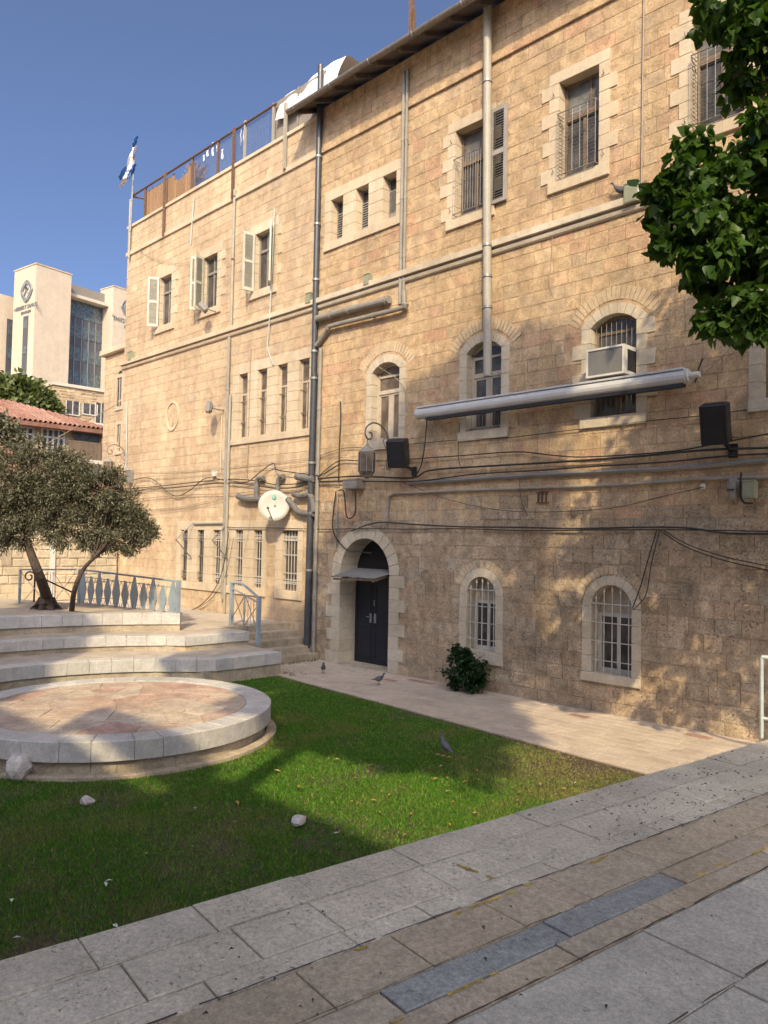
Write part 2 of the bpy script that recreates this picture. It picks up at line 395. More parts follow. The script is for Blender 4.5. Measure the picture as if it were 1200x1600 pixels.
# ------------------------------------------------------------------ masonry
class Op:
    def __init__(s, cx, hw, zb, zs, rad=None, jw=.2, lh=.22, sh=.2, dep=.28):
        s.cx, s.hw, s.zb, s.zs, s.rad, s.jw, s.lh, s.sh, s.dep = cx, hw, zb, zs, rad, jw, lh, sh, dep
    def top(s, x, d=0.0):
        if s.rad is None: return s.zs+d
        zc = s.zs-math.sqrt(max(0, s.rad**2-s.hw**2)); q = (s.rad+d)**2-(x-s.cx)**2
        return zc+math.sqrt(q) if q > 0 else zc
    def block(s):
        if s.rad is None: return (s.cx-s.hw-s.jw+.012, s.cx+s.hw+s.jw-.012, s.zb-s.sh+.004, lambda x: s.zs+s.lh-.006)
        return (s.cx-s.hw-s.jw+.03, s.cx+s.hw+s.jw-.03, s.zb-s.sh+.004, lambda x: s.top(x, s.jw-.03))
def lay(x0, x1, z0, z1, ch, lens, blocks, jit=0.0):
    cells = []
    z = z0; k = 0
    while z < z1-.03:
        zt = min(z1, z+ch*(1+random.uniform(-jit, jit)))
        if z1-zt < .1: zt = z1
        bl = [b for b in blocks if b[2] < zt-.001 and b[3](min(max((b[0]+b[1])/2, b[0]), b[1])) > z+.001]
        cuts = sorted(set([x0, x1]+[c for b in bl for c in (b[0], b[1]) if x0 < c < x1]))
        runs = []
        for a, c in zip(cuts, cuts[1:]):
            if c-a < .004: continue
            m = (a+c)/2; b = next((b for b in bl if b[0] < m < b[1]), None)
            if b is None:
                if runs and runs[-1][4] is None and abs(runs[-1][1]-a) < 1e-6: runs[-1][1] = c
                else: runs.append([a, c, z, zt, None])
            else:
                if b[2] > z+.03: runs.append([a, c, z, b[2], 'r'])
                if b[3](m) < zt-.012 or b[3](a+.01) < zt-.012: runs.append([a, c, z, zt, b])
        for a, c, za, zc, b in runs:
            if isinstance(b, tuple):
                n = max(6, int((c-a)/.035)); pts = []
                xs = [a+(c-a)*i/n for i in range(n+1)]
                seg = []; cur = []
                for x in xs:
                    L = max(za, b[3](x))
                    if L < zc-.01: cur.append((x, L))
                    elif cur: seg.append(cur); cur = []
                if cur: seg.append(cur)
                for s_ in seg:
                    if len(s_) < 2: continue
                    step = max(2, int(.32/((c-a)/n))); i = 0
                    while i < len(s_)-1:
                        q = s_[i:i+step+1]
                        if len(s_)-1-(i+step) < 3: q = s_[i:]; i = len(s_)
                        else: i += step
                        cells.append(q+[(q[-1][0], zc), (q[0][0], zc)])
            else:
                x = a
                while x < c-.01:
                    L = random.uniform(*lens)*(1.25 if random.random() < .12 else 1)
                    if c-(x+L) < lens[0]*.75: L = c-x
                    if L > lens[1]*1.5: L = L/2
                    cells.append([(x, za), (x+L, za), (x+L, zc), (x, zc)]); x += L
        z = zt; k += 1
    return cells
def stone_geo(mb, poly, g=.003, ch=.0035, y0=.03, proud=.0):
    n = len(poly)
    if n == 4:
        (a, b_), (c, _), (_, d), _2 = poly
        def ins(e): return [(a+e, b_+e), (c-e, b_+e), (c-e, d-e), (a+e, d-e)]
        if c-a < .05 or d-b_ < .05: ch = .004; g = .003
        A, B = ins(g), ins(g+ch)
        jt = [random.uniform(-.003, .003) for _ in range(4)]
    else:
        cx = sum(p[0] for p in poly)/n; cz = sum(p[1] for p in poly)/n
        A = [(x+(cx-x)*.02, z+(cz-z)*.03) for x, z in poly]; B = [(x+(cx-x)*.05, z+(cz-z)*.07) for x, z in poly]
        jt = [0]*n
    yf = -proud
    vs = [(x, y0, z) for x, z in A]+[(x, yf+ch*.8, z) for x, z in A]+[(x, yf+j, z) for (x, z), j in zip(B, jt)]
    fs = [tuple(range(2*n, 3*n))]
    for i in range(n):
        j = (i+1) % n; fs += [(i, j, j+n, i+n), (i+n, j+n, j+2*n, i+2*n)]
    return mb.add(vs, fs)
def area_px(poly):
    c = (sum(p[0] for p in poly)/len(poly), 0, sum(p[1] for p in poly)/len(poly))
    x, y, d = proj(c)
    if d < 1 or not (-10 < x < 1210 and -10 < y < 1610): return 0
    w_ = max(p[0] for p in poly)-min(p[0] for p in poly); h_ = max(p[1] for p in poly)-min(p[1] for p in poly)
    return w_*h_/d**2*min(1, 1)
def masonry(root, cells, matf, backing, keep=300, label=None, proud=(-.001, .004)):
    mb = MB()
    for c in cells:
        n = len(c); mb.add([(x, .009, z) for x, z in c], [tuple(range(n))])
    wall = mb.build('wall', MAT['mortar'], root)
    order = sorted(range(len(cells)), key=lambda i: -area_px(cells[i]))
    rest = {}
    for r, i in enumerate(order):
        c = cells[i]; m = matf(c); p = random.uniform(*proud)
        if m in ('stone_g',): p += random.uniform(0, .009)
        if r < keep and area_px(c) > 0:
            q = MB(); stone_geo(q, c, proud=p); q.build('stone', MAT[m], wall)
        else:
            stone_geo(rest.setdefault(m, MB()), c, proud=p)
    ms = list(rest); allm = MB()
    for k, m in enumerate(ms):
        allm.m = k; allm.add(rest[m].v, rest[m].f)
    if ms: allm.build('coursed_masonry', [MAT[m] for m in ms], root, kind='stuff')
    return wall

# openings of the long right-hand building
U = [Op(cx, .4225, 9.78, 11.66, None, .21, .22, .23) for cx in (-9.98, -7.44, -4.90, -2.36)]
SM = [Op(cx, .225, 10.33, 11.40, None, .2, .25, .2, dep=.3) for cx in (-14.195, -13.285, -12.365)]
FF = [Op(cx, .44, 5.20, 6.82, .604, .19, .2, .19, dep=.24) for cx in (-12.375, -9.565, -6.705, -3.78)]
GW = [Op(-9.555, .365, .77, 1.88, .365, .18, .2, .24, dep=.34), Op(-6.71, .39, .68, 1.84, .39, .17, .2, .16, dep=.34)]
DR = Op(-12.955, .825, 0.0, 2.155, .825, .30, .3, 0.0, dep=.47)
XS, XE, ZT = -14.85, 1.6, 13.92
rb = [o.block() for o in U+FF+GW+[DR]]+[(-14.65, -11.99, 10.13, lambda x: 11.66)]
STR_Z = (8.72, 8.99)        # string course
def rel_block(o):           # relieving arch of thin stones over a window
    return None
bld = thing('stone_building', (XS, 0, 0), 'long three-storey tan stone building with overhanging eave and arched windows', 'building')
rcells = lay(XS+.01, XE, -.05, 3.6, .262, (.28, .58), rb, .05)+lay(XS+.01, XE, 3.6, 8.72, .262, (.22, .46), rb, .05)+lay(XS+.01, XE, 8.94, 12.72, .27, (.22, .48), rb, .04)+lay(XS+.01, XE, 12.86, ZT, .27, (.24, .5), rb, .03)
def rmat(c):
    z = sum(p[1] for p in c)/len(c)
    return 'stone_g' if z+random.uniform(-.35, .35) < 3.6 else 'stone_r'
wall_r = masonry(bld, rcells, rmat, None, 300)
core = MB(); core.box(XS+.02, XE, .62, 9, -.05, ZT-.1); core.build('core', MAT['mortar'], bld)

def blk(parent, name, x0, x1, z0, z1, y0, y1, mat, b=.006):
    return MB().bbox(x0, x1, y0, y1, z0, z1, b).build(name, MAT[mat], parent)
def surround(o, win, mat, teeth=True, front=-.022, ch=.27, nv=9):
    """dressed blocks round one opening: jambs, lintel or voussoirs, sill"""
    d = o.dep+.14
    if o.sh:
        n = 2; e = random.uniform(.4, .6); xa, xb = o.cx-o.hw-o.jw, o.cx+o.hw+o.jw; xm = xa+(xb-xa)*e
        blk(win, 'sill', xa, xm-.002, o.zb-o.sh, o.zb, front-.035, d, mat); blk(win, 'sill', xm+.002, xb, o.zb-o.sh, o.zb, front-.033, d, mat)
    n = max(2, round((o.zs-o.zb)/ch)); h = (o.zs-o.zb)/n
    for k in range(n):
        for s_ in (-1, 1):
            ext = (.16+random.uniform(-.03, .04)) if (teeth and (k+(s_ > 0)) % 2 == 0) else 0
            xi = o.cx+s_*o.hw; xo = xi+s_*(o.jw+ext); f = front+random.uniform(-.002, .002)
            blk(win, 'jamb_stone', min(xi, xo), max(xi, xo), o.zb+k*h+.002, o.zb+(k+1)*h-.002, f, d, mat)
    if o.rad is None:
        e = random.uniform(.42, .58); xa, xb = o.cx-o.hw-o.jw, o.cx+o.hw+o.jw
        blk(win, 'lintel', xa, xb, o.zs+.002, o.zs+o.lh, front, d, mat)
    else:
        zc = o.zs-math.sqrt(max(0, o.rad**2-o.hw**2)); a0 = math.asin(min(1, o.hw/o.rad)); w_ = o.jw-.01
        for k in range(nv):
            t0 = -a0+2*a0*k/nv+.006; t1 = -a0+2*a0*(k+1)/nv-.006; m = 3
            inn = [(o.cx+o.rad*math.sin(t0+(t1-t0)*i/m), zc+o.rad*math.cos(t0+(t1-t0)*i/m)) for i in range(m+1)]
            out = [(o.cx+(o.rad+w_)*math.sin(t0+(t1-t0)*i/m), zc+(o.rad+w_)*math.cos(t0+(t1-t0)*i/m)) for i in range(m+1)]
            MB().prismY(inn+out[::-1], front+random.uniform(-.002, .002), d).build('voussoir', MAT[mat], win)
        if a0 < 1.5:                               # springer stones close the haunches of a flat arch
            ex, ez = (o.rad+w_)*math.sin(a0), zc+(o.rad+w_)*math.cos(a0); xo = o.hw+o.jw
            arcp = []
            for i in range(5):
                xx = ex+(xo-ex)*i/4; arcp.append((xx, zc+math.sqrt(max(0, (o.rad+w_)**2-xx*xx))))
            P_ = [(o.hw+.004, o.zs+.002), (xo, o.zs+.002)]+arcp[::-1]
            MB().prismY([(o.cx+a, b) for a, b in P_], front, d).build('springer', MAT[mat], win); MB().prismY([(o.cx-a, b) for a, b in P_][::-1], front, d).build('springer', MAT[mat], win)
def relieving(o, win, mat, off, w_, n, a_out):
    zc = o.zs-math.sqrt(max(0, o.rad**2-o.hw**2)); r0 = o.rad+off; mb = MB()
    for k in range(n):
        t0 = -a_out+2*a_out*k/n+.008; t1 = -a_out+2*a_out*(k+1)/n-.008; ww = w_*random.uniform(.88, 1.0)
        q = [(o.cx+r*math.sin(t), zc+r*math.cos(t)) for r, t in ((r0, t0), (r0, t1), (r0+ww, t1), (r0+ww, t0))]
        mb.prismY(q, -.011+random.uniform(-.003, .003), .03)
    return mb.build('relieving_arch', MAT[mat], win, kind='stuff')
def frame_rect(mb, x0, x1, z0, z1, y0, y1, t):
    mb.box(x0, x0+t, y0, y1, z0, z1); mb.box(x1-t, x1, y0, y1, z0, z1)
    mb.box(x0+t, x1-t, y0, y1, z0, z0+t); mb.box(x0+t, x1-t, y0, y1, z1-t, z1)
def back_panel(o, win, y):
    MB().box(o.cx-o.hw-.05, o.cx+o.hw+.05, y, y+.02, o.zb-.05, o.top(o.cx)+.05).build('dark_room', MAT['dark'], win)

# --- second-floor windows
def u_window(o, i):
    f = MB(); y = .20; x0, x1 = o.cx-o.hw, o.cx+o.hw; zt = o.zb+1.16
    frame_rect(f, x0, x1, o.zb, o.zs, y, y+.07, .055)
    f.box(x0+.055, x1-.055, y-.02, y+.06, zt, zt+.11)
    xm = o.cx+.13 if i != 2 else o.cx+.1
    f.box(xm-.02, xm+.02, y+.005, y+.065, zt+.11, o.zs-.055); f.box(o.cx-.03, o.cx+.03, y+.005, y+.065, o.zb+.055, zt)
    win = f.build('window', MAT['wood'], bld)
    for a, b in ((x0+.055, xm-.02), (xm+.02, x1-.055)): MB().box(a, b, y+.03, y+.036, zt+.11, o.zs-.055).build('pane', MAT['glass_grey'], win)
    for a, b in ((x0+.055, o.cx-.03), (o.cx+.03, x1-.055)): MB().box(a, b, y+.03, y+.036, o.zb+.055, zt).build('pane', MAT['glass'], win)
    back_panel(o, win, .42)
    surround(o, win, 'dressed')
    g = MB(); yg = -.11; top = o.zb+1.22; bw = .006
    xa, xb = x0+.03, x1+.0
    for z in (o.zb+.04, top):
        g.tube([(xa, .1, z), (xa, yg, z), (xb-.02, yg, z), (xb-.02, .1, z)], .011, 5)
    nv = (13, 6, 7, 7)[i]
    for k in range(nv):
        x = xa+(xb-.02-xa)*k/(nv-1); g.tube([(x, yg, o.zb+.04), (x, yg, top)], .0065 if nv < 10 else .0045, 4)
    nh = (2, 17, 17, 17)[i]
    for k in range(1, nh):
        z = o.zb+.04+(top-o.zb-.04)*k/nh
        g.tube([(xa, .1, z), (xa, yg, z), (xb-.02, yg, z)], .0045, 4, False)
    g.tube([(xa, .1, top-.2), (xa, yg, top)], .007, 4)
    g.build('window_guard', MAT['iron'], win)
    if i == 0:                                     # louvred shutter folded back against the wall
        sx0, sx1 = at(768, 300).x, at(794, 290).x; s = MB(); y0, y1 = -.075, -.035
        z0, z1 = o.zb-.02, o.zs+.06
        frame_rect(s, sx0, sx1, z0, z1, y0, y1, .075); zm = o.zb+1.02; s.box(sx0+.075, sx1-.075, y0, y1, zm-.05, zm+.05)
        sh = s.build('shutter', MAT['shutter_grey'], win)
        def slats(za, zb_, n):
            for k in range(n):
                z = za+(zb_-za)*(k+.5)/n
                MB().obox(((sx0+sx1)/2, (y0+y1)/2, z), Vector((1,0,0)), Vector((0,.88,.47)), Vector((0,-.47,.88)), (sx1-sx0)/2-.075, .02, .006).build('slat', MAT['shutter_grey'], sh)
        slats(z0+.08, zm-.05, 18); slats(zm+.05, z1-.08, 15)
        MB().box(sx0+.07, sx1-.07, -.012, -.006, z0+.07, z1-.07).build('slat_gap_shade', MAT['dark'], sh)  # near-black sheet paints the shade seen between the slats, no real back
    hk = MB()
    for s_ in (-1, 1):
        for z in (o.zb+.18, o.zs-.22): hk.tube([(o.cx+s_*(o.hw+.1), -.02, z), (o.cx+s_*(o.hw+.1), -.07, z+.01), (o.cx+s_*(o.hw+.1), -.07, z+.05)], .009, 5)
    hk.build('shutter_hook', MAT['iron'], win, kind='stuff')
for i, o in enumerate(U[:3]): u_window(o, i)
u_window(U[3], 3)

# --- three small louvred windows sharing one dressed panel
def panel(root, ops, x0, x1, z0, z1, mat, make, sillh, linh, ch=.29, dep=.3, front=-.02):
    edges = []
    for i, o in enumerate(ops):
        win = make(o, i)
        l = x0 if i == 0 else (ops[i-1].cx+ops[i-1].hw); r = x1 if i == len(ops)-1 else None
        zb, zs = z0+sillh, z1-linh
        n = max(2, round((zs-zb)/ch)); h = (zs-zb)/n
        for (a, b) in ((l, o.cx-o.hw),)+(((o.cx+o.hw, x1),) if r is not None else ()):
            for k in range(n):
                if b-a > .34 and k % 2:
                    m = a+(b-a)*random.uniform(.4, .6)
                    blk(win, 'jamb_stone', a, m-.002, zb+k*h+.002, zb+(k+1)*h-.002, front+random.uniform(-.002, .002), dep+.12, mat)
                    blk(win, 'jamb_stone', m+.002, b, zb+k*h+.002, zb+(k+1)*h-.002, front+random.uniform(-.002, .002), dep+.12, mat)
                else: blk(win, 'jamb_stone', a, b, zb+k*h+.002, zb+(k+1)*h-.002, front+random.uniform(-.002, .002), dep+.12, mat)
        la = x0 if i == 0 else (ops[i-1].cx+o.cx)/2; lb = x1 if i == len(ops)-1 else (ops[i+1].cx+o.cx)/2
        blk(win, 'lintel', la+.002, lb-.002, zs+.002, z1, front, dep+.12, mat)
        blk(win, 'sill', la+.004, lb-.004, z0, zb, front-.03, dep+.12, mat)
def small_window(o, i):
    f = MB(); y = .2; frame_rect(f, o.cx-o.hw, o.cx+o.hw, o.zb, o.zs, y, y+.05, .03)
    win = f.build('window', MAT['wood_grey'], bld)
    MB().box(o.cx-o.hw+.03, o.cx+o.hw-.03, y+.035, y+.04, o.zb+.03, o.zs-.03).build('pane', MAT['glass'], win)
    nl = 13; z0 = o.zb+(.03 if i < 2 else .27); 
    if i == 2: MB().box(o.cx-o.hw+.03, o.cx+o.hw-.03, y+.005, y+.02, o.zb+.03, z0).build('plate', MAT['pipe_grey'], win)
    for k in range(nl):
        z = z0+(o.zs-.28-z0)*(k+.5)/nl
        MB().obox((o.cx, y+.01, z), Vector((1,0,0)), Vector((0,.5,.86)), Vector((0,-.86,.5)), o.hw-.03, .03, .004).build('louvre', MAT['galv'], win)
    return win
panel(bld, SM, -14.65, -11.99, 10.13, 11.66, 'dressed', small_window, .2, .26)

# --- first-floor segmental windows
def f_window(o, i):
    f = MB(); y = .17; x0, x1 = o.cx-o.hw, o.cx+o.hw; zt = o.zb+1.12; fm = 'tan_frame' if i < 2 else 'wood'
    f.box(x0, x0+.06, y, y+.06, o.zb, o.zs); f.box(x1-.06, x1, y, y+.06, o.zb, o.zs); f.box(x0+.06, x1-.06, y, y+.06, o.zb, o.zb+.06)
    f.box(x0+.06, x1-.06, y-.015, y+.06, zt, zt+.09); f.box(o.cx-.035, o.cx+.035, y+.004, y+.06, o.zb+.06, zt)
    f.box(x0+.06, x1-.06, y+.004, y+.055, o.zs-.12, o.zs-.07)
    for s_ in (-1, 1):
        a = o.cx+s_*.2; frame_rect(f, min(o.cx+s_*.035, o.cx+s_*.38), max(o.cx+s_*.035, o.cx+s_*.38), o.zb+.06, zt, y+.008, y+.05, .045)
    n = 8; m = []
    for k in range(n+1):
        x = x0+(x1-x0)*k/n; m.append((x, o.top(x)))
    for (a, b), (c, d) in zip(m, m[1:]): f.prismY([(a, b-.06), (c, d-.06), (c, d), (a, b)], y, y+.06)
    win = f.build('window', MAT[fm], bld)
    g = 'tan_glass' if i == 0 else 'glass'
    MB().prismY([(x0+.05, zt+.09), (x1-.05, zt+.09)]+[(x, z-.03) for x, z in m[::-1]], y+.03, y+.036).build('pane', MAT[g], win)
    for s_ in (-1, 1): MB().box(min(o.cx+s_*.08, o.cx+s_*.335), max(o.cx+s_*.08, o.cx+s_*.335), y+.028, y+.034, o.zb+.105, zt-.045).build('pane', MAT[g], win)
    back_panel(o, win, .39)
    surround(o, win, 'dressed_g', teeth=(i == 2), nv=7)
    relieving(o, win, 'stone_rel', .25, .24, 21, 1.0)
    if i in (1, 2):
        gd = MB()
        for k in range(9): x = x0+.05+(x1-x0-.1)*k/8; gd.tube([(x, .1, o.zb+.02), (x, .1, o.zb+(.66 if i == 1 else 1.72))], .007, 4)
        for z in (.06, .6): gd.tube([(x0, .1, o.zb+z), (x1, .1, o.zb+z)], .008, 4)
        gd.build('window_guard', MAT['iron'], win)
for i, o in enumerate(FF): f_window(o, i)

# --- ground-floor round-headed windows with spear grilles
def g_window(o, i):
    f = MB(); y = .26; x0, x1 = o.cx-o.hw, o.cx+o.hw; zt = o.zs-.12
    frame_rect(f, x0, x1, o.zb, zt, y, y+.07, .065); f.box(o.cx-.03, o.cx+.03, y+.004, y+.066, o.zb+.065, zt-.065)
    win = f.build('window', MAT['white_frame'], bld)
    for a, b in ((x0+.065, o.cx-.03), (o.cx+.03, x1-.065)): MB().box(a, b, y+.03, y+.036, o.zb+.065, zt-.065).build('pane', MAT['glass'], win)
    m = [(x0+(x1-x0)*k/12, o.top(x0+(x1-x0)*k/12)) for k in range(13)]
    MB().prismY([(x0, zt), (x1, zt)]+m[::-1], y+.02, y+.05).build('boarding', MAT['tan_frame'], win)
    back_panel(o, win, .44)
    surround(o, win, 'dressed_g', teeth=False, nv=9)
    relieving(o, win, 'stone_rel', .19, .16, 17, 1.25)
    g = MB(); yg = .03
    for k in range(5):
        x = x0+.05+(x1-x0-.1)*k/4 if False else x0+(x1-x0)*(k+.5)/5
        zt2 = o.top(x)-.12
        g.tube([(x, yg, o.zb+.0), (x, yg, zt2)], .010, 5); g.lathe((x, yg, zt2-.01), [(.010, 0), (.024, .03), (.017, .05), (.002, .12)], 6)
    for k in range(4):
        z = o.zb+.22+k*.33; g.tube([(x0, .2, z), (x0+.015, yg-.015, z), (x1-.01, yg-.015, z), (x1, .1, z)], .009, 5)
    g.build('window_grille', MAT['iron_light'], win)
for i, o in enumerate(GW): g_window(o, i)

# --- doorway
dx0, dx1 = DR.cx-DR.hw, DR.cx+DR.hw
def doorway():
    y = .47; d = MB(); d.box(dx0-.2, dx1+.2, y+.05, y+.07, -.02, 3.2); arch = d.build('doorway', MAT['dark'], bld)
    DR2 = DR; surround(DR2, arch, 'dressed_g', teeth=True, ch=.27, nv=13, front=-.03)
    for k, (a, b) in enumerate(((dx0+.02, DR.cx-.18), (DR.cx-.17, dx1-.02))):
        m = MB(); m.box(a, b, y, y+.045, .02, 2.18)
        lf = m.build('door_leaf', MAT['door'], arch)
        p = MB()
        for (za, zb_) in ((.12, .92), (1.02, 2.08)): frame_rect(p, a+.07, b-.07, za, zb_, y-.012, y, .022)
        p.build('moulding', MAT['door'], lf)
        h = MB(); hx = (b-.07) if k == 0 else (a+.07); h.bbox(hx-.03, hx+.03, y-.02, y, .98, 1.2, .004); h.tube([(hx, y-.02, 1.12), (hx, y-.07, 1.12), (hx+(.09 if k else -.09), y-.07, 1.12)], .010, 5)
        if k: h.bbox(a+.015, a+.04, y-.015, y, 1.38, 1.52, .003)
        h.build('lock_plate', MAT['galv'], lf)
    s = MB(); s.lathe((dx1-.33, y-.003, 1.42), [(.075, 0), (.075, .002)], 14, Vector((0,-1,0))); s.build('sticker', MAT['rust'], arch)
    t = MB(); t.bbox(dx0-.02, dx1+.02, -.06, y, -.05, .015, .006); t.build('threshold', MAT['plinth'], arch)
doorway()

# --- string course, upper ledge, plinth line: moulded in lengths
def ledge(root, name, x0, x1, prof, L, mat):
    x = x0
    while x < x1-.01:
        l = L*random.uniform(.8, 1.25); e = min(x1, x+l)
        if x1-e < .3: e = x1
        n = len(prof); j = random.uniform(-.002, .002)
        vs = [(x+.002, y+j, z) for y, z in prof]+[(e-.002, y+j, z) for y, z in prof]
        fs = [tuple(range(n-1, -1, -1)), tuple(range(n, 2*n))]+[(i, (i+1) % n, (i+1) % n+n, i+n) for i in range(n)]
        MB().add(vs, fs).build(name, MAT[mat], root); x = e
SPROF = [(.05,8.72),(-.03,8.72),(-.06,8.745),(-.075,8.79),(-.075,8.815),(-.03,8.825),(-.03,8.845),(-.13,8.86),(-.13,8.985),(.05,8.998)]
UPROF = [(.05,12.72),(-.05,12.72),(-.055,12.735),(-.055,12.85),(.05,12.87)]
ledge(bld, 'string_course', XS+.01, XE, SPROF, .95, 'dressed_g')
ledge(bld, 'ledge_stone', XS+.01, XE, UPROF, .8, 'stone_r')
hb = MB()
for px, py in ((663, 897), (1072, 922)):
    p = at(px, py, -.02); hb.tube([(p.x+.1, 0, p.z+.07), (p.x+.08, -.09, p.z+.08), (p.x, -.10, p.z+.06), (p.x-.02, -.10, p.z-.04), (p.x-.06, -.1, p.z-.05), (p.x-.08, -.1, p.z)], .011, 5)
hb.build('wall_hook', MAT['iron'], bld, kind='stuff')
p = at(847, 777, -.02); ib = MB()
for k in (-1, 0, 1): ib.box(p.x+k*.085-.012, p.x+k*.085+.012, -.035, .01, p.z-.1, p.z+.1)
for k in (-1, 1): ib.box(p.x-.13, p.x+.13, -.04, .01, p.z+k*.1-.01, p.z+k*.1+.01)
ib.build('wall_bracket', MAT['rust'], bld)

# --- eave with rafters, boards and gutter
ov, ze = .60, 13.74
rf = MB(); x0, x1 = -15.35, XE
rf.add([(x0,-ov,ze+.03),(x1,-ov,ze+.03),(x1,5.0,ze+2.6),(x0,5.0,ze+2.6),(x0,-ov,ze+.09),(x1,-ov,ze+.09),(x1,5.0,ze+2.68),(x0,5.0,ze+2.68)],
       [(0,3,2,1),(4,5,6,7),(0,1,5,4),(1,2,6,5),(2,3,7,6),(3,0,4,7)])
roof = rf.build('roof', MAT['soffit'], bld)
for k in range(24):
    x = -15.2+k*.72
    if x > x1: break
    q = MB(); q.beam((x, -ov+.03, ze-.0), (x, .7, ze+.6), .09, .13); q.build('rafter', MAT['soffit'], roof)
gu = MB(); n = 7; xs = [-15.42+.5*i for i in range(35)]; pr = [(-ov-.075+.085*math.cos(math.pi+math.pi*k/n), ze+.05+.085*math.sin(math.pi+math.pi*k/n)) for k in range(n+1)]
vs = []; 
for i, x in enumerate(xs):
    dz = .012*math.sin(x*.9)+.008*math.sin(x*2.3)
    vs += [(x, y, z+dz) for y, z in pr]+[(x, y*1.0+(.008 if k < 4 else -.008), z+.008+dz) for k, (y, z) in enumerate(pr)]
m2 = 2*(n+1); fs = []
for i in range(len(xs)-1):
    for k in range(n):
        fs.append((i*m2+k, i*m2+k+1, (i+1)*m2+k+1, (i+1)*m2+k)); fs.append((i*m2+n+1+k+1, i*m2+n+1+k, (i+1)*m2+n+1+k, (i+1)*m2+n+1+k+1))
    fs.append((i*m2, (i+1)*m2, (i+1)*m2+n+1, i*m2+n+1)); fs.append((i*m2+n, i*m2+2*n+1, (i+1)*m2+2*n+1, (i+1)*m2+n))
gt = MB().add(vs, fs).build('gutter', MAT['gutter'], roof, smooth=True)
for k in range(12):
    x = -15.1+k*1.35; c = MB(); c.tube([(x, y-.006 if y < -ov-.07 else y, z-.008) for y, z in pr], .014, 4); c.build('gutter_bracket', MAT['iron'], roof)
ch_ = MB(); p = at(640, 60, 1.2); ch_.box(p.x-.05, p.x+.05, 1.2, 1.3, p.z-1.5, p.z+1.3); ch_.box(p.x+.09, p.x+.13, 1.2, 1.28, p.z-1.5, p.z+.7); ch_.build('roof_post', MAT['rust'], roof)

# ------------------------------------------------------------------ the left-hand building
lb = thing('stone_annex', (-25.36, 0, 0), 'paler flat-roofed stone building with narrow slit windows and white shutters', 'building')
XL, XR = -25.36, XS-.01
LU = [Op(-22.58, .37, 9.79, 11.40, None, .24, .28, .22), Op(-19.93, .39, 9.79, 11.40, None, .24, .28, .22), Op(-17.23, .39, 9.79, 11.40, None, .24, .28, .22)]
SL = [Op(cx, .21, 5.74, 7.55) for cx in (-18.045, -17.14, -16.24, -15.335)]
BW = [Op(cx, .19, 1.6, 3.15) for cx in (-20.975, -20.055, -19.175, -18.06, -17.165)]+[Op(-15.76, .33, 1.6, 3.15)]
lblk = [o.block() for o in LU]+[(-18.57, -14.99, 5.56, lambda x: 7.82), (-21.41, -16.77, 1.38, lambda x: 3.42), (-16.35, -15.23, 1.38, lambda x: 3.42)]
med = at(270, 650); mr = .43
lblk.append((med.x-.36, med.x+.36, med.z-.47, lambda x: med.z+.47))
lc = lay(XL, XR, .3, 8.72, .27, (.28, .52), lblk, .04)+lay(XL, XR, 8.94, 12.72, .27, (.28, .52), lblk, .03)+lay(XL, XR, 12.86, 13.7, .28, (.3, .55), lblk, .02)
masonry(lb, lc, lambda c: 'stone_l', None, 300, proud=(-.001, .003))
MB().box(XL+.005, XR, .55, 9, .0, 13.55).build('core', MAT['mortar'], lb)
MB().box(XL, XL+.25, .035, .56, .0, 13.7).build('end_wall', MAT['stone_l'], lb)
ledge(lb, 'string_course', XL-.08, XR, SPROF, .95, 'dressed')
ledge(lb, 'ledge_stone', XL-.03, XR, UPROF, .85, 'dressed')
ledge(lb, 'parapet_cap', XL-.03, XR, [(.3,13.7),(-.05,13.7),(-.05,13.79),(.3,13.81)], .8, 'dressed')
# carved medallion: ring slab with a sunk trefoil
mm = MB(); n = 28
out = [(med.x+.40*math.cos(2*math.pi*k/n), med.z+.47*math.sin(2*math.pi*k/n)) for k in range(n)]
mm.prismY([(med.x-.375, med.z-.48), (med.x+.375, med.z-.48), (med.x+.375, med.z+.48), (med.x-.375, med.z+.48)], -.004, .05)
md = mm.build('medallion', MAT['stone_l'], lb)
rg = MB()
inn = [(med.x+.34*math.cos(2*math.pi*k/n), med.z+.41*math.sin(2*math.pi*k/n)) for k in range(n)]
for k in range(n):
    j = (k+1) % n; rg.prismY([inn[k], out[k], out[j], inn[j]], -.04, .0)
rg.build('ring', MAT['dressed'], md)
tf = MB()
for (ax, az, r) in ((0, .2, .15), (-.19, -.0, .13), (.19, -.0, .13)):
    q = [(med.x+ax+r*math.cos(2*math.pi*k/14), med.z+az+r*math.sin(2*math.pi*k/14)) for k in range(14)]
    tf.prismY(q, -.012, .0)
tf.build('trefoil', MAT['mortar'], md)
cp = MB(); cp.prismY([(med.x-.1, med.z-.05), (med.x+.1, med.z-.05), (med.x+.05, med.z-.3), (med.x-.05, med.z-.3)], -.035, 0); cp.build('carved_stem', MAT['stone_l'], md)

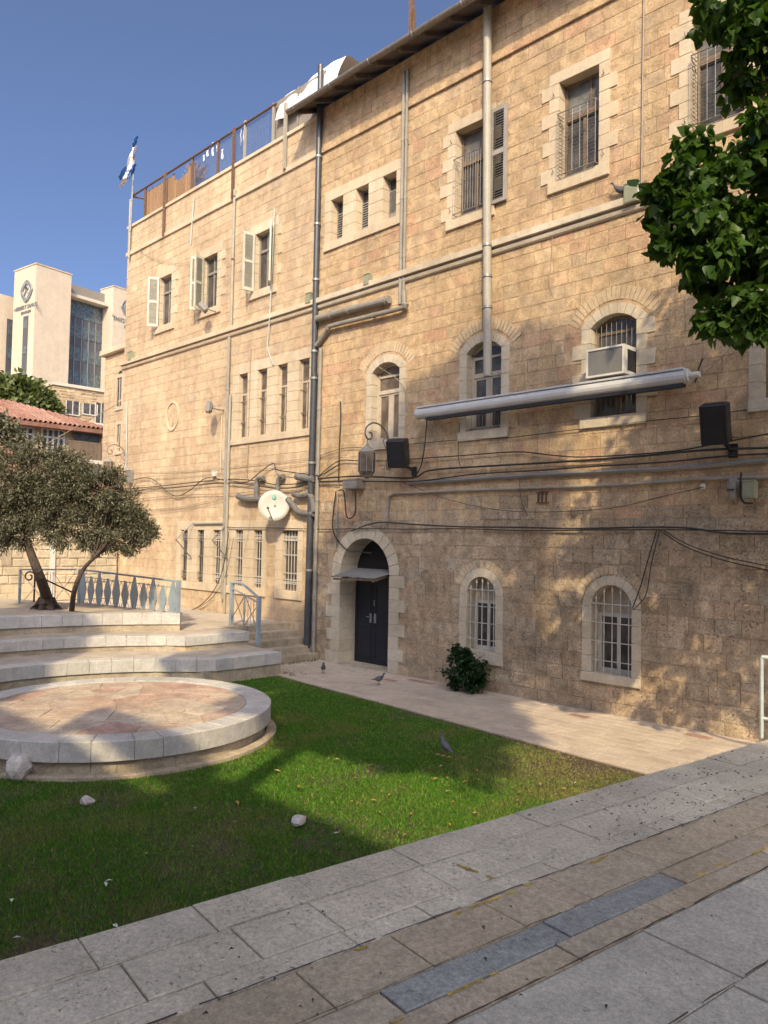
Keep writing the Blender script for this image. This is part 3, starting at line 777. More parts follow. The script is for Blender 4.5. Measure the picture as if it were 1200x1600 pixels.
def louvre_leaf(root, hinge, ang, wdt, z0, z1, mat):
    """shutter leaf from a hinge line at (x, y), opened by ang (radians, 0 = along +X)"""
    d = Vector((math.cos(ang), math.sin(ang), 0)); nrm = Vector((-d.y, d.x, 0)); up = Vector((0,0,1)); h = Vector((hinge[0], hinge[1], 0))
    s = MB(); t = .022
    def bar(u0, u1, za, zb_): s.obox(h+d*((u0+u1)/2)+up*((za+zb_)/2), d, nrm, up, (u1-u0)/2, t, (zb_-za)/2)
    bar(0, .055, z0, z1); bar(wdt-.055, wdt, z0, z1); bar(.055, wdt-.055, z0, z0+.08); bar(.055, wdt-.055, z1-.08, z1); zm = (z0+z1)/2; bar(.055, wdt-.055, zm-.035, zm+.035)
    o = s.build('shutter', MAT[mat], root); sl_ = MB()
    for a, b in ((z0+.08, zm-.035), (zm+.035, z1-.08)):
        k_ = 15
        for k in range(k_):
            z = a+(b-a)*(k+.5)/k_; sl_.obox(h+d*(wdt/2)+up*z, d, (nrm*.6+up*.8), (up*.6-nrm*.8), wdt/2-.055, .024, .004)
    sl_.build('louvre_slats', MAT[mat], o, kind='stuff'); return o
def l_window(o, i):
    f = MB(); y = .12; x0, x1 = o.cx-o.hw, o.cx+o.hw; zt = o.zb+1.08
    frame_rect(f, x0, x1, o.zb, o.zs, y, y+.06, .055); f.box(x0+.055, x1-.055, y-.01, y+.055, zt, zt+.08); f.box(o.cx-.025, o.cx+.025, y+.005, y+.055, zt+.08, o.zs-.055); f.box(o.cx-.025, o.cx+.025, y+.006, y+.056, o.zb+.055, zt)
    win = f.build('window', MAT['wood_grey'], lb)
    for a, b, c, d in ((x0+.055, o.cx-.025, zt+.08, o.zs-.055), (o.cx+.025, x1-.055, zt+.08, o.zs-.055), (x0+.055, o.cx-.025, o.zb+.055, zt), (o.cx+.025, x1-.055, o.zb+.055, zt)):
        MB().box(a, b, y+.028, y+.034, c, d).build('pane', MAT['glass'], win)
    back_panel(o, win, .4); surround(o, win, 'dressed', teeth=True)
    louvre_leaf(win, (x0-.0, -.05), R_((-122, -116, -98)[i]), .35, o.zb+.0, o.zs+.02, 'shutter_white')
    if i == 1: louvre_leaf(win, (x0+.02, -.02), R_(-75), .36, o.zb+.0, o.zs+.02, 'shutter_white')
    if i == 2: louvre_leaf(win, (x1, -.05), R_(-40), .40, o.zb+.0, o.zs+.02, 'shutter_white')
for i, o in enumerate(LU): l_window(o, i)
def slit(o, i):
    f = MB(); y = .085; x0, x1 = o.cx-o.hw, o.cx+o.hw
    frame_rect(f, x0, x1, o.zb, o.zs, y, y+.05, .035); f.box(x0+.035, x1-.035, y, y+.05, o.zb+1.22, o.zb+1.27); f.box(o.cx-.012, o.cx+.012, y+.004, y+.046, o.zb+.035, o.zb+1.22)
    win = f.build('window', MAT['tan_frame'], lb)
    MB().box(x0+.035, x1-.035, y+.02, y+.026, o.zb+.035, o.zb+1.22).build('pane', MAT['tan_glass'], win)
    MB().box(x0+.035, x1-.035, y+.02, y+.026, o.zb+1.27, o.zs-.035).build('pane', MAT['tan_glass'], win)
    g = MB()
    for z in (.45, 1.05): g.tube([(x0, .075, o.zb+z), (o.cx, .04, o.zb+z-.03), (x1, .075, o.zb+z)], .010, 5)
    g.build('bar', MAT['iron'], win); return win
panel(lb, SL, -18.57, -14.99, 5.56, 7.82, 'dressed', slit, .18, .27, ch=.26)
def low_slit(o, i):
    f = MB(); y = .10; x0, x1 = o.cx-o.hw, o.cx+o.hw
    frame_rect(f, x0, x1, o.zb, o.zs, y, y+.05, .03)
    win = f.build('window', MAT['wood'], lb)
    MB().box(x0+.03, x1-.03, y+.02, y+.026, o.zb+.03, o.zs-.03).build('pane', MAT['glass'] if o.hw < .3 else MAT['tan_glass'], win)
    g = MB(); nb = 3 if o.hw < .3 else 5
    for k in range(nb):
        x = x0+(x1-x0)*(k+.75)/(nb+.5); g.tube([(x, .05, o.zb), (x, .05, o.zs)], .010, 5)
    for z in ((.12, .3, .78, 1.25, 1.42) if o.hw < .3 else (.28, .45, .92, 1.3, 1.4)): g.box(x0, x1, .035, .05, o.zb+z-.012, o.zb+z+.012)
    for k in range(2*nb):
        x = x0+(x1-x0)*(k+.5)/(2*nb)
        for z in (1.34, .2): g.tube([(x+.035*math.cos(a), .04, o.zb+z+.035*math.sin(a)) for a in [j*math.pi/3 for j in range(7)]], .007, 4, False)
    g.build('window_grille', MAT['iron_light'] if i > 1 else MAT['iron'], win); return win
panel(lb, BW[:5], -21.41, -16.77, 1.38, 3.42, 'dressed', low_slit, .22, .27, ch=.26)
panel(lb, BW[5:], -16.35, -15.23, 1.38, 3.42, 'dressed', lambda o, i: low_slit(o, 5), .22, .27, ch=.26)

# set-back block behind the corner
sb = thing('set_back_block', (-28, 1.5, 0), 'lower pale stone block set back behind the corner of the slit-windowed building', 'building')
q = at(165, 548, 1.5); sc = lay(q.x, -26.0, .5, 10.15, .28, (.3, .6), [], .04)
mb = MB()
for c in sc: stone_geo(mb, [(x, z) for x, z in c], proud=random.uniform(0, .006))
for i_ in range(len(mb.v)): mb.v[i_] = (mb.v[i_][0], mb.v[i_][1]+1.5, mb.v[i_][2])
mb.build('coursed_masonry', MAT['stone_l'], sb, kind='stuff')
MB().box(q.x, -26.0, 1.53, 7, 0, 10.2).build('wall', MAT['mortar'], sb)
MB().bbox(q.x-.15, -26, 1.32, 7, 10.2, 10.45, .04).build('cornice', MAT['dressed'], sb)
for (px, py, hw, hh, ar) in ((187.5, 611, .2, .62, True), (186.5, 684, .16, .52, False)):
    c = at(px, py, 1.5); wv = MB(); wv.box(c.x-hw, c.x+hw, 1.495, 1.51, c.z-hh, c.z+hh)
    if ar: wv.prismY([(c.x+hw*math.cos(math.pi*k/10), c.z+hh+hw*math.sin(math.pi*k/10)) for k in range(11)], 1.495, 1.51)
    wn = wv.build('window', MAT['glass'], sb)
    fr = MB(); frame_rect(fr, c.x-hw-.14, c.x+hw+.14, c.z-hh-.14, c.z+hh+(.05 if ar else .14), 1.455, 1.5, .14); fr.box(c.x-.015, c.x+.015, 1.475, 1.494, c.z-hh, c.z+hh); fr.build('surround', MAT['dressed'], wn)

# ------------------------------------------------------------------ path along the facade
def lawn_edge_y(x): return -2.15+(x+13.3)*(-.65/8.27)
path = flat('path', [(-14.6,-2.05),(1.6, lawn_edge_y(1.6)),(1.6,.03),(-14.6,.03)], -.012, MAT['path_joint'])
PX0, PX1 = -14.5, 1.2
rows = 12; cand = []
for r in range(rows):
    x = PX0+random.uniform(-.3, 0)
    while x < PX1:
        L = random.uniform(.30, .62); a, b = max(x, PX0), min(x+L, PX1); x += L
        if b-a < .08: continue
        def yy(xx, k): t = k/rows; return (lawn_edge_y(xx)+.13)*(1-t)+(-.012)*t
        cand.append([(a, yy(a, r)), (b, yy(b, r)), (b, yy(b, r+1)), (a, yy(a, r+1))])
def vis_rank(poly, z=0):
    c = (sum(p[0] for p in poly)/len(poly), sum(p[1] for p in poly)/len(poly), z); X, Y, d = proj(c)
    return (0 if (d > .5 and -30 < X < 1230 and -30 < Y < 1630) else 1, d)
cand.sort(key=vis_rank)
rest = MB()
for i, c in enumerate(cand):
    red = random.random() < .05 and c[1][0]-c[0][0] < .42; z = random.uniform(-.002, .002)
    if i < 299:
        MB().slabZ(c, -.03, z, .006, .006).build('paver', MAT['paver_red' if red else 'paver'], path)
    else: rest.slabZ(c, -.03, z, .005, .0025)
rest.build('distant_pavers', MAT['paver'], path, kind='stuff')
kx = -13.45; 
while kx < 1.0:
    L = random.uniform(.7, 1.1); MB().slabZ([(kx, lawn_edge_y(kx)), (kx+L, lawn_edge_y(kx+L)), (kx+L, lawn_edge_y(kx+L)+.125), (kx, lawn_edge_y(kx)+.125)], -.08, .012, .008, .003).build('edging_stone', MAT['plinth' if False else 'paver'], path); kx += L

# ------------------------------------------------------------------ round stage
SCX, SCY, SR = -10.95, -6.9, 2.24
stage = thing('round_stage', (SCX, SCY, 0), 'low round stone stage with pale coping and pinkish flagstone top', 'stage')
def ring_block(r0, r1, a0, a1, z0, z1, name, mat, parent, cx=SCX, cy=SCY, m=3, b=.01):
    o = [(cx+r1*math.cos(a0+(a1-a0)*i/m), cy+r1*math.sin(a0+(a1-a0)*i/m)) for i in range(m+1)]
    n_ = [(cx+r0*math.cos(a0+(a1-a0)*i/m), cy+r0*math.sin(a0+(a1-a0)*i/m)) for i in range(m+1)]
    return MB().slabZ(n_[::-1][::-1][::-1]+o if False else o+n_[::-1], z0, z1, b, .003).build(name, MAT[mat], parent)
MB().lathe((SCX, SCY, 0), [(2.12, -.05), (2.12, .17), (1.9, .2), (1.9, .40)], 60).build('drum', MAT['mortar'], stage)
a = 0
while a < 2*math.pi-.02:
    da = random.uniform(.15, .235); e = min(2*math.pi, a+da)
    if 2*math.pi-e < .1: e = 2*math.pi
    ring_block(1.86, SR, a, e, .185, .43+random.uniform(-.003, .003), 'coping_stone', 'coping', stage, b=.016); a = e
a = 0
while a < 2*math.pi-.02:
    da = random.uniform(.11, .19); e = min(2*math.pi, a+da)
    if 2*math.pi-e < .08: e = 2*math.pi
    ring_block(1.9, 2.155, a, e, -.03, .178, 'base_stone', 'plinth', stage, b=.008); a = e
a = 0
while a < 2*math.pi-.02:
    da = random.uniform(.2, .32); e = min(2*math.pi, a+da)
    if 2*math.pi-e < .12: e = 2*math.pi
    ring_block(2.17, 2.33, a, e, -.05, .035+random.uniform(-.008, .008), 'footing_stone', 'plinth', stage, b=.012); a = e
def clip(poly, px, py, nx, ny):                       # keep the side where (p-P).n <= 0
    out = []
    for i in range(len(poly)):
        a, b = poly[i], poly[(i+1) % len(poly)]
        da = (a[0]-px)*nx+(a[1]-py)*ny; db = (b[0]-px)*nx+(b[1]-py)*ny
        if da <= 0: out.append(a)
        if da*db < 0: t = da/(da-db); out.append((a[0]+(b[0]-a[0])*t, a[1]+(b[1]-a[1])*t))
    return out
sites = []
while len(sites) < 46:
    r = 1.85*math.sqrt(random.random()); t = random.uniform(0, 2*math.pi); s_ = (SCX+r*math.cos(t), SCY+r*math.sin(t))
    if all((s_[0]-q[0])**2+(s_[1]-q[1])**2 > .30**2 for q in sites): sites.append(s_)
for s_ in sites:
    poly = [(SCX+1.852*math.cos(2*math.pi*k/40), SCY+1.852*math.sin(2*math.pi*k/40)) for k in range(40)]
    for q in sites:
        if q is s_: continue
        poly = clip(poly, (s_[0]+q[0])/2, (s_[1]+q[1])/2, q[0]-s_[0], q[1]-s_[1])
        if len(poly) < 3: break
    if len(poly) > 2: MB().slabZ(poly, .35, .412+random.uniform(-.003, .003), .005, .005).build('flagstone', MAT['flag'], stage)

# ------------------------------------------------------------------ curved seating tiers and terrace
def arc(r, a0, a1, n): return [(SCX+r*math.cos(R_(a0+(a1-a0)*i/n)), SCY+r*math.sin(R_(a0+(a1-a0)*i/n))) for i in range(n+1)]
c1 = arc(3.85, 235, 134, 40)+[(-13.38, -3.86), (-13.36, -3.0), (-13.36, -2.05)]
c2 = arc(5.15, 235, 143, 40)+[(-14.76, -3.55), (-14.74, -2.7), (-14.74, -1.92)]
c3 = arc(6.2, 235, 142, 40)
def resample(c, L):
    P = [Vector((x, y)) for x, y in c]; S = [0]
    for a, b in zip(P, P[1:]): S.append(S[-1]+(b-a).length)
    def ev(s):
        for i in range(len(P)-1):
            if s <= S[i+1]+1e-9: return P[i]+(P[i+1]-P[i])*((s-S[i])/max(1e-9, S[i+1]-S[i]))
        return P[-1]
    n = max(1, round(S[-1]/L)); return [ev(S[-1]*i/n) for i in range(n+1)]
def off(P, d):                                        # shift a polyline to its right-hand/back side by d
    o = []
    for i, p in enumerate(P):
        t = (P[min(i+1, len(P)-1)]-P[max(i-1, 0)]).normalized(); o.append(p+Vector((-t.y, t.x))*d)
    return o
def tier(curve, z0, zc, z1, back, label, depth=.36):
    P = resample(curve, .415); root = thing('seating_tier', (P[len(P)//2].x, P[len(P)//2].y, z0), label, 'stone tier')
    B = off(P, depth); BB = [b for b in back]
    for i in range(len(P)-1):
        j = random.uniform(-.003, .003)
        MB().slabZ([tuple(P[i]), tuple(B[i]), tuple(B[i+1]), tuple(P[i+1])][::-1], zc, z1+j, .014, .003).build('coping_stone', MAT['coping'], root)
    Q = resample(curve, .37); A = off(Q, .035); C = off(Q, .30)
    for i in range(len(Q)-1):
        MB().slabZ([tuple(A[i]), tuple(C[i]), tuple(C[i+1]), tuple(A[i+1])][::-1], z0-.05, zc-.006, .006, .003).build('base_stone', MAT['plinth'], root)
    # fill and tread behind the coping
    n = len(P); F = off(P, .045); G = off(P, depth-.004); m = MB()
    Bk = resample([(b[0], b[1]) for b in back], 1e-3) if False else back
    T = [Bk[round(i*(len(Bk)-1)/(n-1))] for i in range(n)]
    vs = [(p.x, p.y, z1-.012) for p in G]+[(t[0], t[1], z1-.012) for t in T]
    m.add(vs, [(i, i+1, n+i+1, n+i) for i in range(n-1)]); m.build('tread', MAT['tread'], root)
    m = MB(); vs = [(p.x, p.y, z0-.05) for p in F]+[(p.x, p.y, z1-.02) for p in F]; m.add(vs, [(i, i+1, n+i+1, n+i) for i in range(n-1)]); m.build('fill', MAT['mortar'], root)
    return root, P
def dense(c, n=120): return [tuple(p) for p in resample(c, max(.05, 1e-9))]
b1 = dense([tuple(p) for p in off(resample(c2, .2), .12)]); b2 = dense([tuple(p) for p in off(resample(c3+[(-15.9,-2.9),(-15.9,-1.9)], .2), .12)])
tier(c1, 0, .245, .49, b1, 'lowest curved stone seating tier, directly behind the round stage')
tier(c2, .49, .585, .79, b2, 'middle curved stone seating tier, the one carrying the blue stair railing')
t3, P3 = tier(c3, .79, .925, 1.17, dense([(-23, -13.0), (-25.2, -8), (-22, -4.5), (-17.5, -3.1), (-16.3, -2.9)]), 'uppermost curved stone tier, in front of the olive trees')
# end block closing the top tier, and the terrace behind it
e0 = Vector(c3[-1])
flat('terrace', [tuple(p) for p in off(resample(c3, .4), .2)]+[(-16.05,-2.95),(-20.2,-3.5),(-20.6,-4.9),(-26,-4.9),(-26,-16),(-15,-16)], 1.145, MAT['tread'])
fb = MB(); fb.prismZ([(-16.15,-3.02),(-16.15,-2.88),(-20.3,-3.42),(-20.3,-3.7)], .5, 1.14); fb.build('terrace_edge', MAT['plinth']); struct(bpy.data.objects['terrace_edge'])
flat('corridor', [(-15.7,-2.9),(-15.7,.03),(-26,.03),(-26,-4.95),(-20.25,-4.95),(-20.25,-3.4)], .782, MAT['tread'])
flat('landing', [(-14.72,-2.0),(-15.72,-2.0),(-15.72,-4.2),(-14.9,-3.6)], .776, MAT['tread'])

# ------------------------------------------------------------------ stairs between tiers and facade
st = thing('stone_stairs', (-15.2, -1.0, 0), 'short flight of worn stone steps rising beside the dark drainpipe', 'stairs')
for k in range(5):
    x = -14.5-.3*k; z1 = .157*(k+1)
    ya = -1.93
    while ya < -.03:
        L = random.uniform(.55, .85); yb = min(-.02, ya+L)
        if -.02-yb < .25: yb = -.02
        MB().slabZ([(x-.42, ya), (x, ya), (x, yb), (x-.42, yb)], z1-.17 if k else -.05, z1, .012, .003).build('step', MAT['plinth'], st); ya = yb
wd = MB(); wv = []
for k in range(90):
    x = -14.46+random.uniform(0, .14); y = random.uniform(-1.9, -.15); h = random.uniform(.03, .11); a = random.uniform(0, 6.28); q = Vector((math.cos(a)*.012, math.sin(a)*.012, 0)); l = Vector((random.uniform(-.04,.05), random.uniform(-.04,.04), h))
    wd.add([Vector((x, y, 0))-q, Vector((x, y, 0))+q, Vector((x, y, 0))+l], [(0, 1, 2)])
for k in range(60):
    x = -13.3+random.uniform(-.2, .3); 
    if k % 2: x = -14.35+random.uniform(0, .3)
    y = random.uniform(-2.0, -1.6); h = random.uniform(.02, .06); a = random.uniform(0, 6.28); q = Vector((math.cos(a)*.012, math.sin(a)*.012, 0)); l = Vector((random.uniform(-.04,.05), random.uniform(-.04,.04), h))
    wd.add([Vector((x, y, 0))-q, Vector((x, y, 0))+q, Vector((x, y, 0))+l], [(0, 1, 2)])
o = wd.build('weeds', MAT['leaf_far']); o['kind'] = 'stuff'; tag(o, 'small weeds growing at the foot of the stone steps', 'weeds')

# --- blue-grey railing at the stairs
rl = thing('stair_railing', (-15.2, -1.75, .49), 'blue-grey metal railing with crossed bars beside the stone steps', 'railing')
pa, pb = Vector((-16.05, -1.55, .78)), Vector((-14.5, -1.85, .49))
def post(a, h, w_, name='post', root=rl, mat='bluepaint'): return MB().bbox(a.x-w_/2, a.x+w_/2, a.y-w_/2, a.y+w_/2, a.z, a.z+h, .006).build(name, MAT[mat], root)
post(pa, 1.08, .085); post(pb, 1.12, .085)
pm = pa.lerp(pb, .5); ta, tb = pa+Vector((0,0,1.05)), pb+Vector((0,0,1.08)); tm = pa.lerp(pb, .42)+Vector((0, 0, 1.19))
MB().tube([ta, pa.lerp(pb, .3)+Vector((0,0,1.15)), tm+Vector((0,0,-.02)), tb], .028, 6).build('top_rail', MAT['bluepaint'], rl)
lo_a, lo_b = pa+Vector((0,0,.16)), pb+Vector((0,0,.3)); hi_a, hi_b = pa+Vector((0,0,.92)), pb+Vector((0,0,.96))
for s_, (k0, k1) in enumerate(((0, .5), (.5, 1))):
    A0, A1, B0, B1 = lo_a.lerp(lo_b, k0), lo_a.lerp(lo_b, k1), hi_a.lerp(hi_b, k0), hi_a.lerp(hi_b, k1)
    for (u, v) in ((A0, B1), (B0, A1)): MB().tube([u, v], .010, 5).build('cross_bar', MAT['iron'], rl)
MB().beam(hi_a, hi_b, .025, .03).build('rail', MAT['bluepaint'], rl)
m = lo_a.lerp(lo_b, .5); mt = hi_a.lerp(hi_b, .5)+Vector((0,0,.05))
d_ = (pb-pa).normalized(); pl = MB(); nn = Vector((d_.y, -d_.x, 0))
pl.add([m-Vector((0,0,.12)), m.lerp(mt,.5)+d_*.055, mt, m.lerp(mt,.5)-d_*.055]+[q+nn*.015 for q in (m-Vector((0,0,.12)), m.lerp(mt,.5)+d_*.055, mt, m.lerp(mt,.5)-d_*.055)], [(0,1,2,3),(7,6,5,4),(0,4,5,1),(1,5,6,2),(2,6,7,3),(3,7,4,0)]); pl.build('lozenge_bar', MAT['bluepaint'], rl)
for t in (.62, .72, .82, .92): MB().tube([lo_a.lerp(lo_b, t), hi_a.lerp(hi_b, t)], .009, 4).build('bar', MAT['bluepaint'], rl)

# --- fence of lozenge plates along the terrace
fn = thing('lozenge_fence', (-18, -3.4, 1.1), 'blue-grey metal fence with lozenge-shaped uprights behind the olive trees', 'fence')
fa, fbb = Vector((-20.15, -3.58, 1.0)), Vector((-15.98, -3.06, 1.0))
HT = lambda t: 1.02-.12*t
MB().tube([fa+Vector((0,0,HT(0))), fbb+Vector((0,0,HT(1)))], .026, 6).build('top_rail', MAT['bluepaint'], fn)
MB().beam(fa+Vector((0,0,.1)), fbb+Vector((0,0,.1)), .03, .03).build('bottom_rail', MAT['bluepaint'], fn)
MB().beam(fa+Vector((0,0,.84)), fbb+Vector((0,0,.74)), .018, .02).build('middle_rail', MAT['bluepaint'], fn)
post(fa, 1.02, .07, root=fn); post(fbb, .92, .085, root=fn)
d_ = (fbb-fa).normalized(); nn = Vector((d_.y, -d_.x, 0))
NB = 11
for k in range(NB):
    t = (k+.5)/NB; c = fa.lerp(fbb, t); tall = k % 2 == 0; z0, z1 = (.02, HT(t)-.0) if tall else (.14, HT(t)-.14); hw = .165 if tall else .155; zm = (z0+z1)/2
    q = [c+Vector((0,0,z0)), c+Vector((0,0,z0))+d_*.028, c+Vector((0,0,zm-.012))+d_*hw, c+Vector((0,0,zm+.012))+d_*hw, c+Vector((0,0,z1))+d_*.028, c+Vector((0,0,z1))-d_*.028, c+Vector((0,0,zm+.012))-d_*hw, c+Vector((0,0,zm-.012))-d_*hw, c+Vector((0,0,z0))-d_*.028]
    q = q[1:]; n = len(q)
    MB().add(q+[p+nn*.02 for p in q], [tuple(range(n)), tuple(range(2*n-1, n-1, -1))]+[(i, i+n, (i+1) % n+n, (i+1) % n) for i in range(n)]).build('lozenge_plate', MAT['bluepaint'], fn)
for k in range(NB):
    t0, t1 = k/NB, (k+1)/NB
    for (u, v) in (((t0, .12), (t1, .8)), ((t0, .8), (t1, .12))): MB().tube([fa.lerp(fbb, u[0])+Vector((0,0,u[1])), fa.lerp(fbb, v[0])+Vector((0,0,v[1]))], .008, 4).build('diagonal_bar', MAT['bluepaint'], fn)
# return panel with thin bars, and the black handrail with a scroll
gp = thing('railing_panel', (-20.35, -4.1, 1.1), 'thin-barred grey railing panel meeting the lozenge fence at a corner', 'railing')
ga, gb = Vector((-20.55, -4.95, 1.0)), Vector((-20.22, -3.64, 1.0))
MB().tube([ga+Vector((0,0,1.02)), gb+Vector((0,0,1.02))], .022, 6).build('top_rail', MAT['bluepaint'], gp)
MB().tube([ga+Vector((0,0,.1)), gb+Vector((0,0,.1))], .016, 6).build('bottom_rail', MAT['bluepaint'], gp)
post(ga, 1.02, .06, root=gp)
for t in (.48, .53, .58): MB().tube([ga.lerp(gb, t)+Vector((0,0,.1)), ga.lerp(gb, t)+Vector((0,0,.95))], .009, 4).build('bar', MAT['bluepaint'], gp)
for (u, v) in (((.02,.95),(.48,.12)),((.02,.12),(.48,.95)),((.58,.12),(.98,.95)),((.58,.95),(.98,.12))): MB().tube([ga.lerp(gb,u[0])+Vector((0,0,u[1])), ga.lerp(gb,v[0])+Vector((0,0,v[1]))], .008, 4).build('diagonal_bar', MAT['bluepaint'], gp)
hr = thing('scrolled_handrail', (-20.4, -4.8, 1.14), 'black iron handrail ending in a scroll behind the thicker olive trunk', 'handrail')
h0 = atz(53, 942, 1.14); MB().tube([h0, h0+Vector((0,0,.98))], .024, 6).build('post', MAT['black'], hr)
hp = [at(112, 925, -3.9), at(80, 910, -4.4), at(58, 899, h0.y)]
sc_ = [Vector((h0.x-.02, h0.y, h0.z+.92))+Vector((0, -.0, 0))]
q0 = at(52, 894, h0.y); cs = at(46, 901, h0.y); spir = []
for k in range(22):
    a = math.pi*.35+k*.3; r = .135*(1-k/34); spir.append(cs+RGT*(r*math.cos(a))+UPV*(r*math.sin(a)))
MB().tube(hp+spir, .022, 6).build('rail', MAT['black'], hr)

# ------------------------------------------------------------------ raised foreground paving
ANG = R_(82.5); UU = Vector((math.cos(ANG), math.sin(ANG))); VV = Vector((-UU.y, UU.x)); FZ = 1.36
def fg(u, v): p = UU*u+VV*v; return (p.x, p.y)
def fuv(px, py): p = atz(px, py, FZ); q = Vector((p.x, p.y)); return q.dot(UU), q.dot(VV)
pv = MB(); pv.prismZ([fg(-22, 1.47), fg(-22, -9), fg(-4.6, -9), fg(-4.6, 1.47)], -.05, FZ-.03)
plaza = struct(pv.build('plaza', MAT['mortar']))
def slab(u0, u1, v0, v1, mat, name='paving_slab', z=None, sk=0.0):
    z = FZ+random.uniform(-.004, .004) if z is None else z
    poly = [fg(u0, v0), fg(u1, v0), fg(u1+sk, v1), fg(u0+sk, v1)]
    return MB().slabZ(poly, FZ-.07, z, .004, .003).build(name, MAT[mat], plaza)
def row(v0, v1, lens, mats, u0=-13.2, u1=-4.65, name='paving_slab'):
    u = u0-random.uniform(0, .3)
    while u < u1:
        L = random.uniform(*lens); e = min(u+L, u1)
        if u1-e < .12: e = u1
        X, Y, d = proj((*fg((u+e)/2, (v0+v1)/2), FZ))
        m = mats(u, e) if callable(mats) else random.choice(mats)
        slab(u, e, v0, v1, m, name); u = e
bu0, bu1 = fuv(610, 1560)[0], fuv(1038, 1377)[0]
row(1.235, 1.50, (.38, .62), ['slab_pink'])
row(.955, 1.235, (.34, .66), ['slab_pink'])
row(.82, .955, (.3, .6), ['slab_pink'])
row(.545, .82, (.42, .62), ['slab_tan'])
row(.395, .545, (.34, .5), lambda u, e: 'slab_blue' if bu0 <= (u+e)/2 <= bu1 else 'slab_tan')
row(.262, .395, (.4, .62), ['slab_tan', 'slab_tan', 'slab_pink'])
v = .262
for wd_ in (.42, .47, .42, .5, .45, .5, .5): row(v-wd_, v, (.55, .95), ['slab_grey']); v -= wd_
rest = MB()
big = MB(); big.prismZ([fg(-22, v), fg(-22, -9), fg(-4.6, -9), fg(-4.6, v)], FZ-.07, FZ-.003); big.build('paving_beyond', MAT['slab_grey'], plaza)
big = MB(); big.prismZ([fg(-22, 1.5), fg(-22, v), fg(-13.55, v), fg(-13.55, 1.5)], FZ-.07, FZ-.003); big.build('paving_beyond', MAT['slab_grey'], plaza)
# lower step next to the path, at the far end of the plaza
ls = thing('lower_step', (-3.2, -4.4, 0), 'low stone step at the end of the pavement, beside the path', 'step')
s0, s1 = atz(1035, 1185, .95), atz(1130, 1166, .95)
for i in range(3):
    a = -5.6+i*1.0; MB().slabZ([fg(a, 1.5), fg(a+1.0, 1.5), fg(a+1.0, 1.95), fg(a, 1.95)], -.05, .95, .012, .003).build('step_block', MAT['slab_pink'], ls)
# open, irregular joints filled with dirt
def crack(v, u0, u1, w_, seed):
    r = random.Random(seed); mb = MB(); u = u0; pv_ = v; prev = None
    while u < u1:
        x, y = fg(u, v+r.gauss(0, .002)); ww = w_*r.uniform(.25, 1.0); p = Vector((x, y, FZ+.0065)); s_ = Vector((VV.x, VV.y, 0))*ww
        if prev: mb.add([prev[0]-prev[1], p-s_, p+s_, prev[0]+prev[1]], [(0, 1, 2, 3)])
        prev = (p, s_) if r.random() > .06 else None; u += r.uniform(.03, .09)
    return mb.build('dirt_joint', MAT['soil'], plaza, kind='stuff')
crack(.82, -12.5, -5, .0055, 1); crack(.262, -12.5, -5, .006, 2); crack(.545, -12.5, -5, .003, 3); crack(-.158, -12.5, -6, .004, 4); crack(1.235, -12.5, -5, .002, 5)
# worn yellow paint lines
def paint(pts, w_, name='paint_mark'):
    P = [atz(x, y, FZ+.008) for x, y in pts]; mb = MB()
    for a, b in zip(P, P[1:]):
        n = max(1, int((b-a).length/.04)); d = (b-a).normalized(); s_ = Vector((-d.y, d.x, 0))
        for k in range(n):
            if random.random() < .3: continue
            p, q = a.lerp(b, k/n), a.lerp(b, (k+1)/n); w1, w2 = w_*random.uniform(.5, 1), w_*random.uniform(.5, 1)
            mb.add([p-s_*w1, q-s_*w2, q+s_*w2, p+s_*w1], [(0, 1, 2, 3)])
    return mb.build(name, MAT['yellow'], plaza, kind='stuff')
paint([(714, 1350), (772, 1372)], .013); paint([(708, 1430), (748, 1413), (804, 1392)], .011); paint([(742, 1408), (756, 1416)], .012)
paint([(922, 1349), (964, 1330)], .011); paint([(612, 1598), (650, 1582)], .007); paint([(700, 1554), (790, 1512)], .007); paint([(1090, 1367), (1132, 1348)], .009); paint([(1170, 1338), (1200, 1322)], .009); paint([(556, 1483), (574, 1478)], .012); paint([(820, 1384), (832, 1380)], .014)

# --- pale railing at the end of the plaza
pr_ = thing('plaza_railing', (-2.2, -5.7, FZ), 'pale blue tubular railing at the far edge of the raised pavement', 'railing')
r0 = atz(1190, 1153, FZ); r1 = r0+Vector((1.8, .5, 0))
for p in (r0, r1): MB().tube([p, p+Vector((0,0,.66))], .016, 8).build('post', MAT['bluepale'], pr_)
MB().tube([r0+Vector((0,0,.66)), r1+Vector((0,0,.66))], .018, 8).build('top_rail', MAT['bluepale'], pr_)
MB().tube([r0+Vector((0,0,.16)), r1+Vector((0,0,.16))], .014, 8).build('bottom_rail', MAT['bluepale'], pr_)
for k in range(1, 14): p = r0.lerp(r1, k/14); MB().tube([p+Vector((0,0,.16)), p+Vector((0,0,.54 if k == 1 else .66))], .009, 5).build('bar', MAT['bluepale'], pr_)

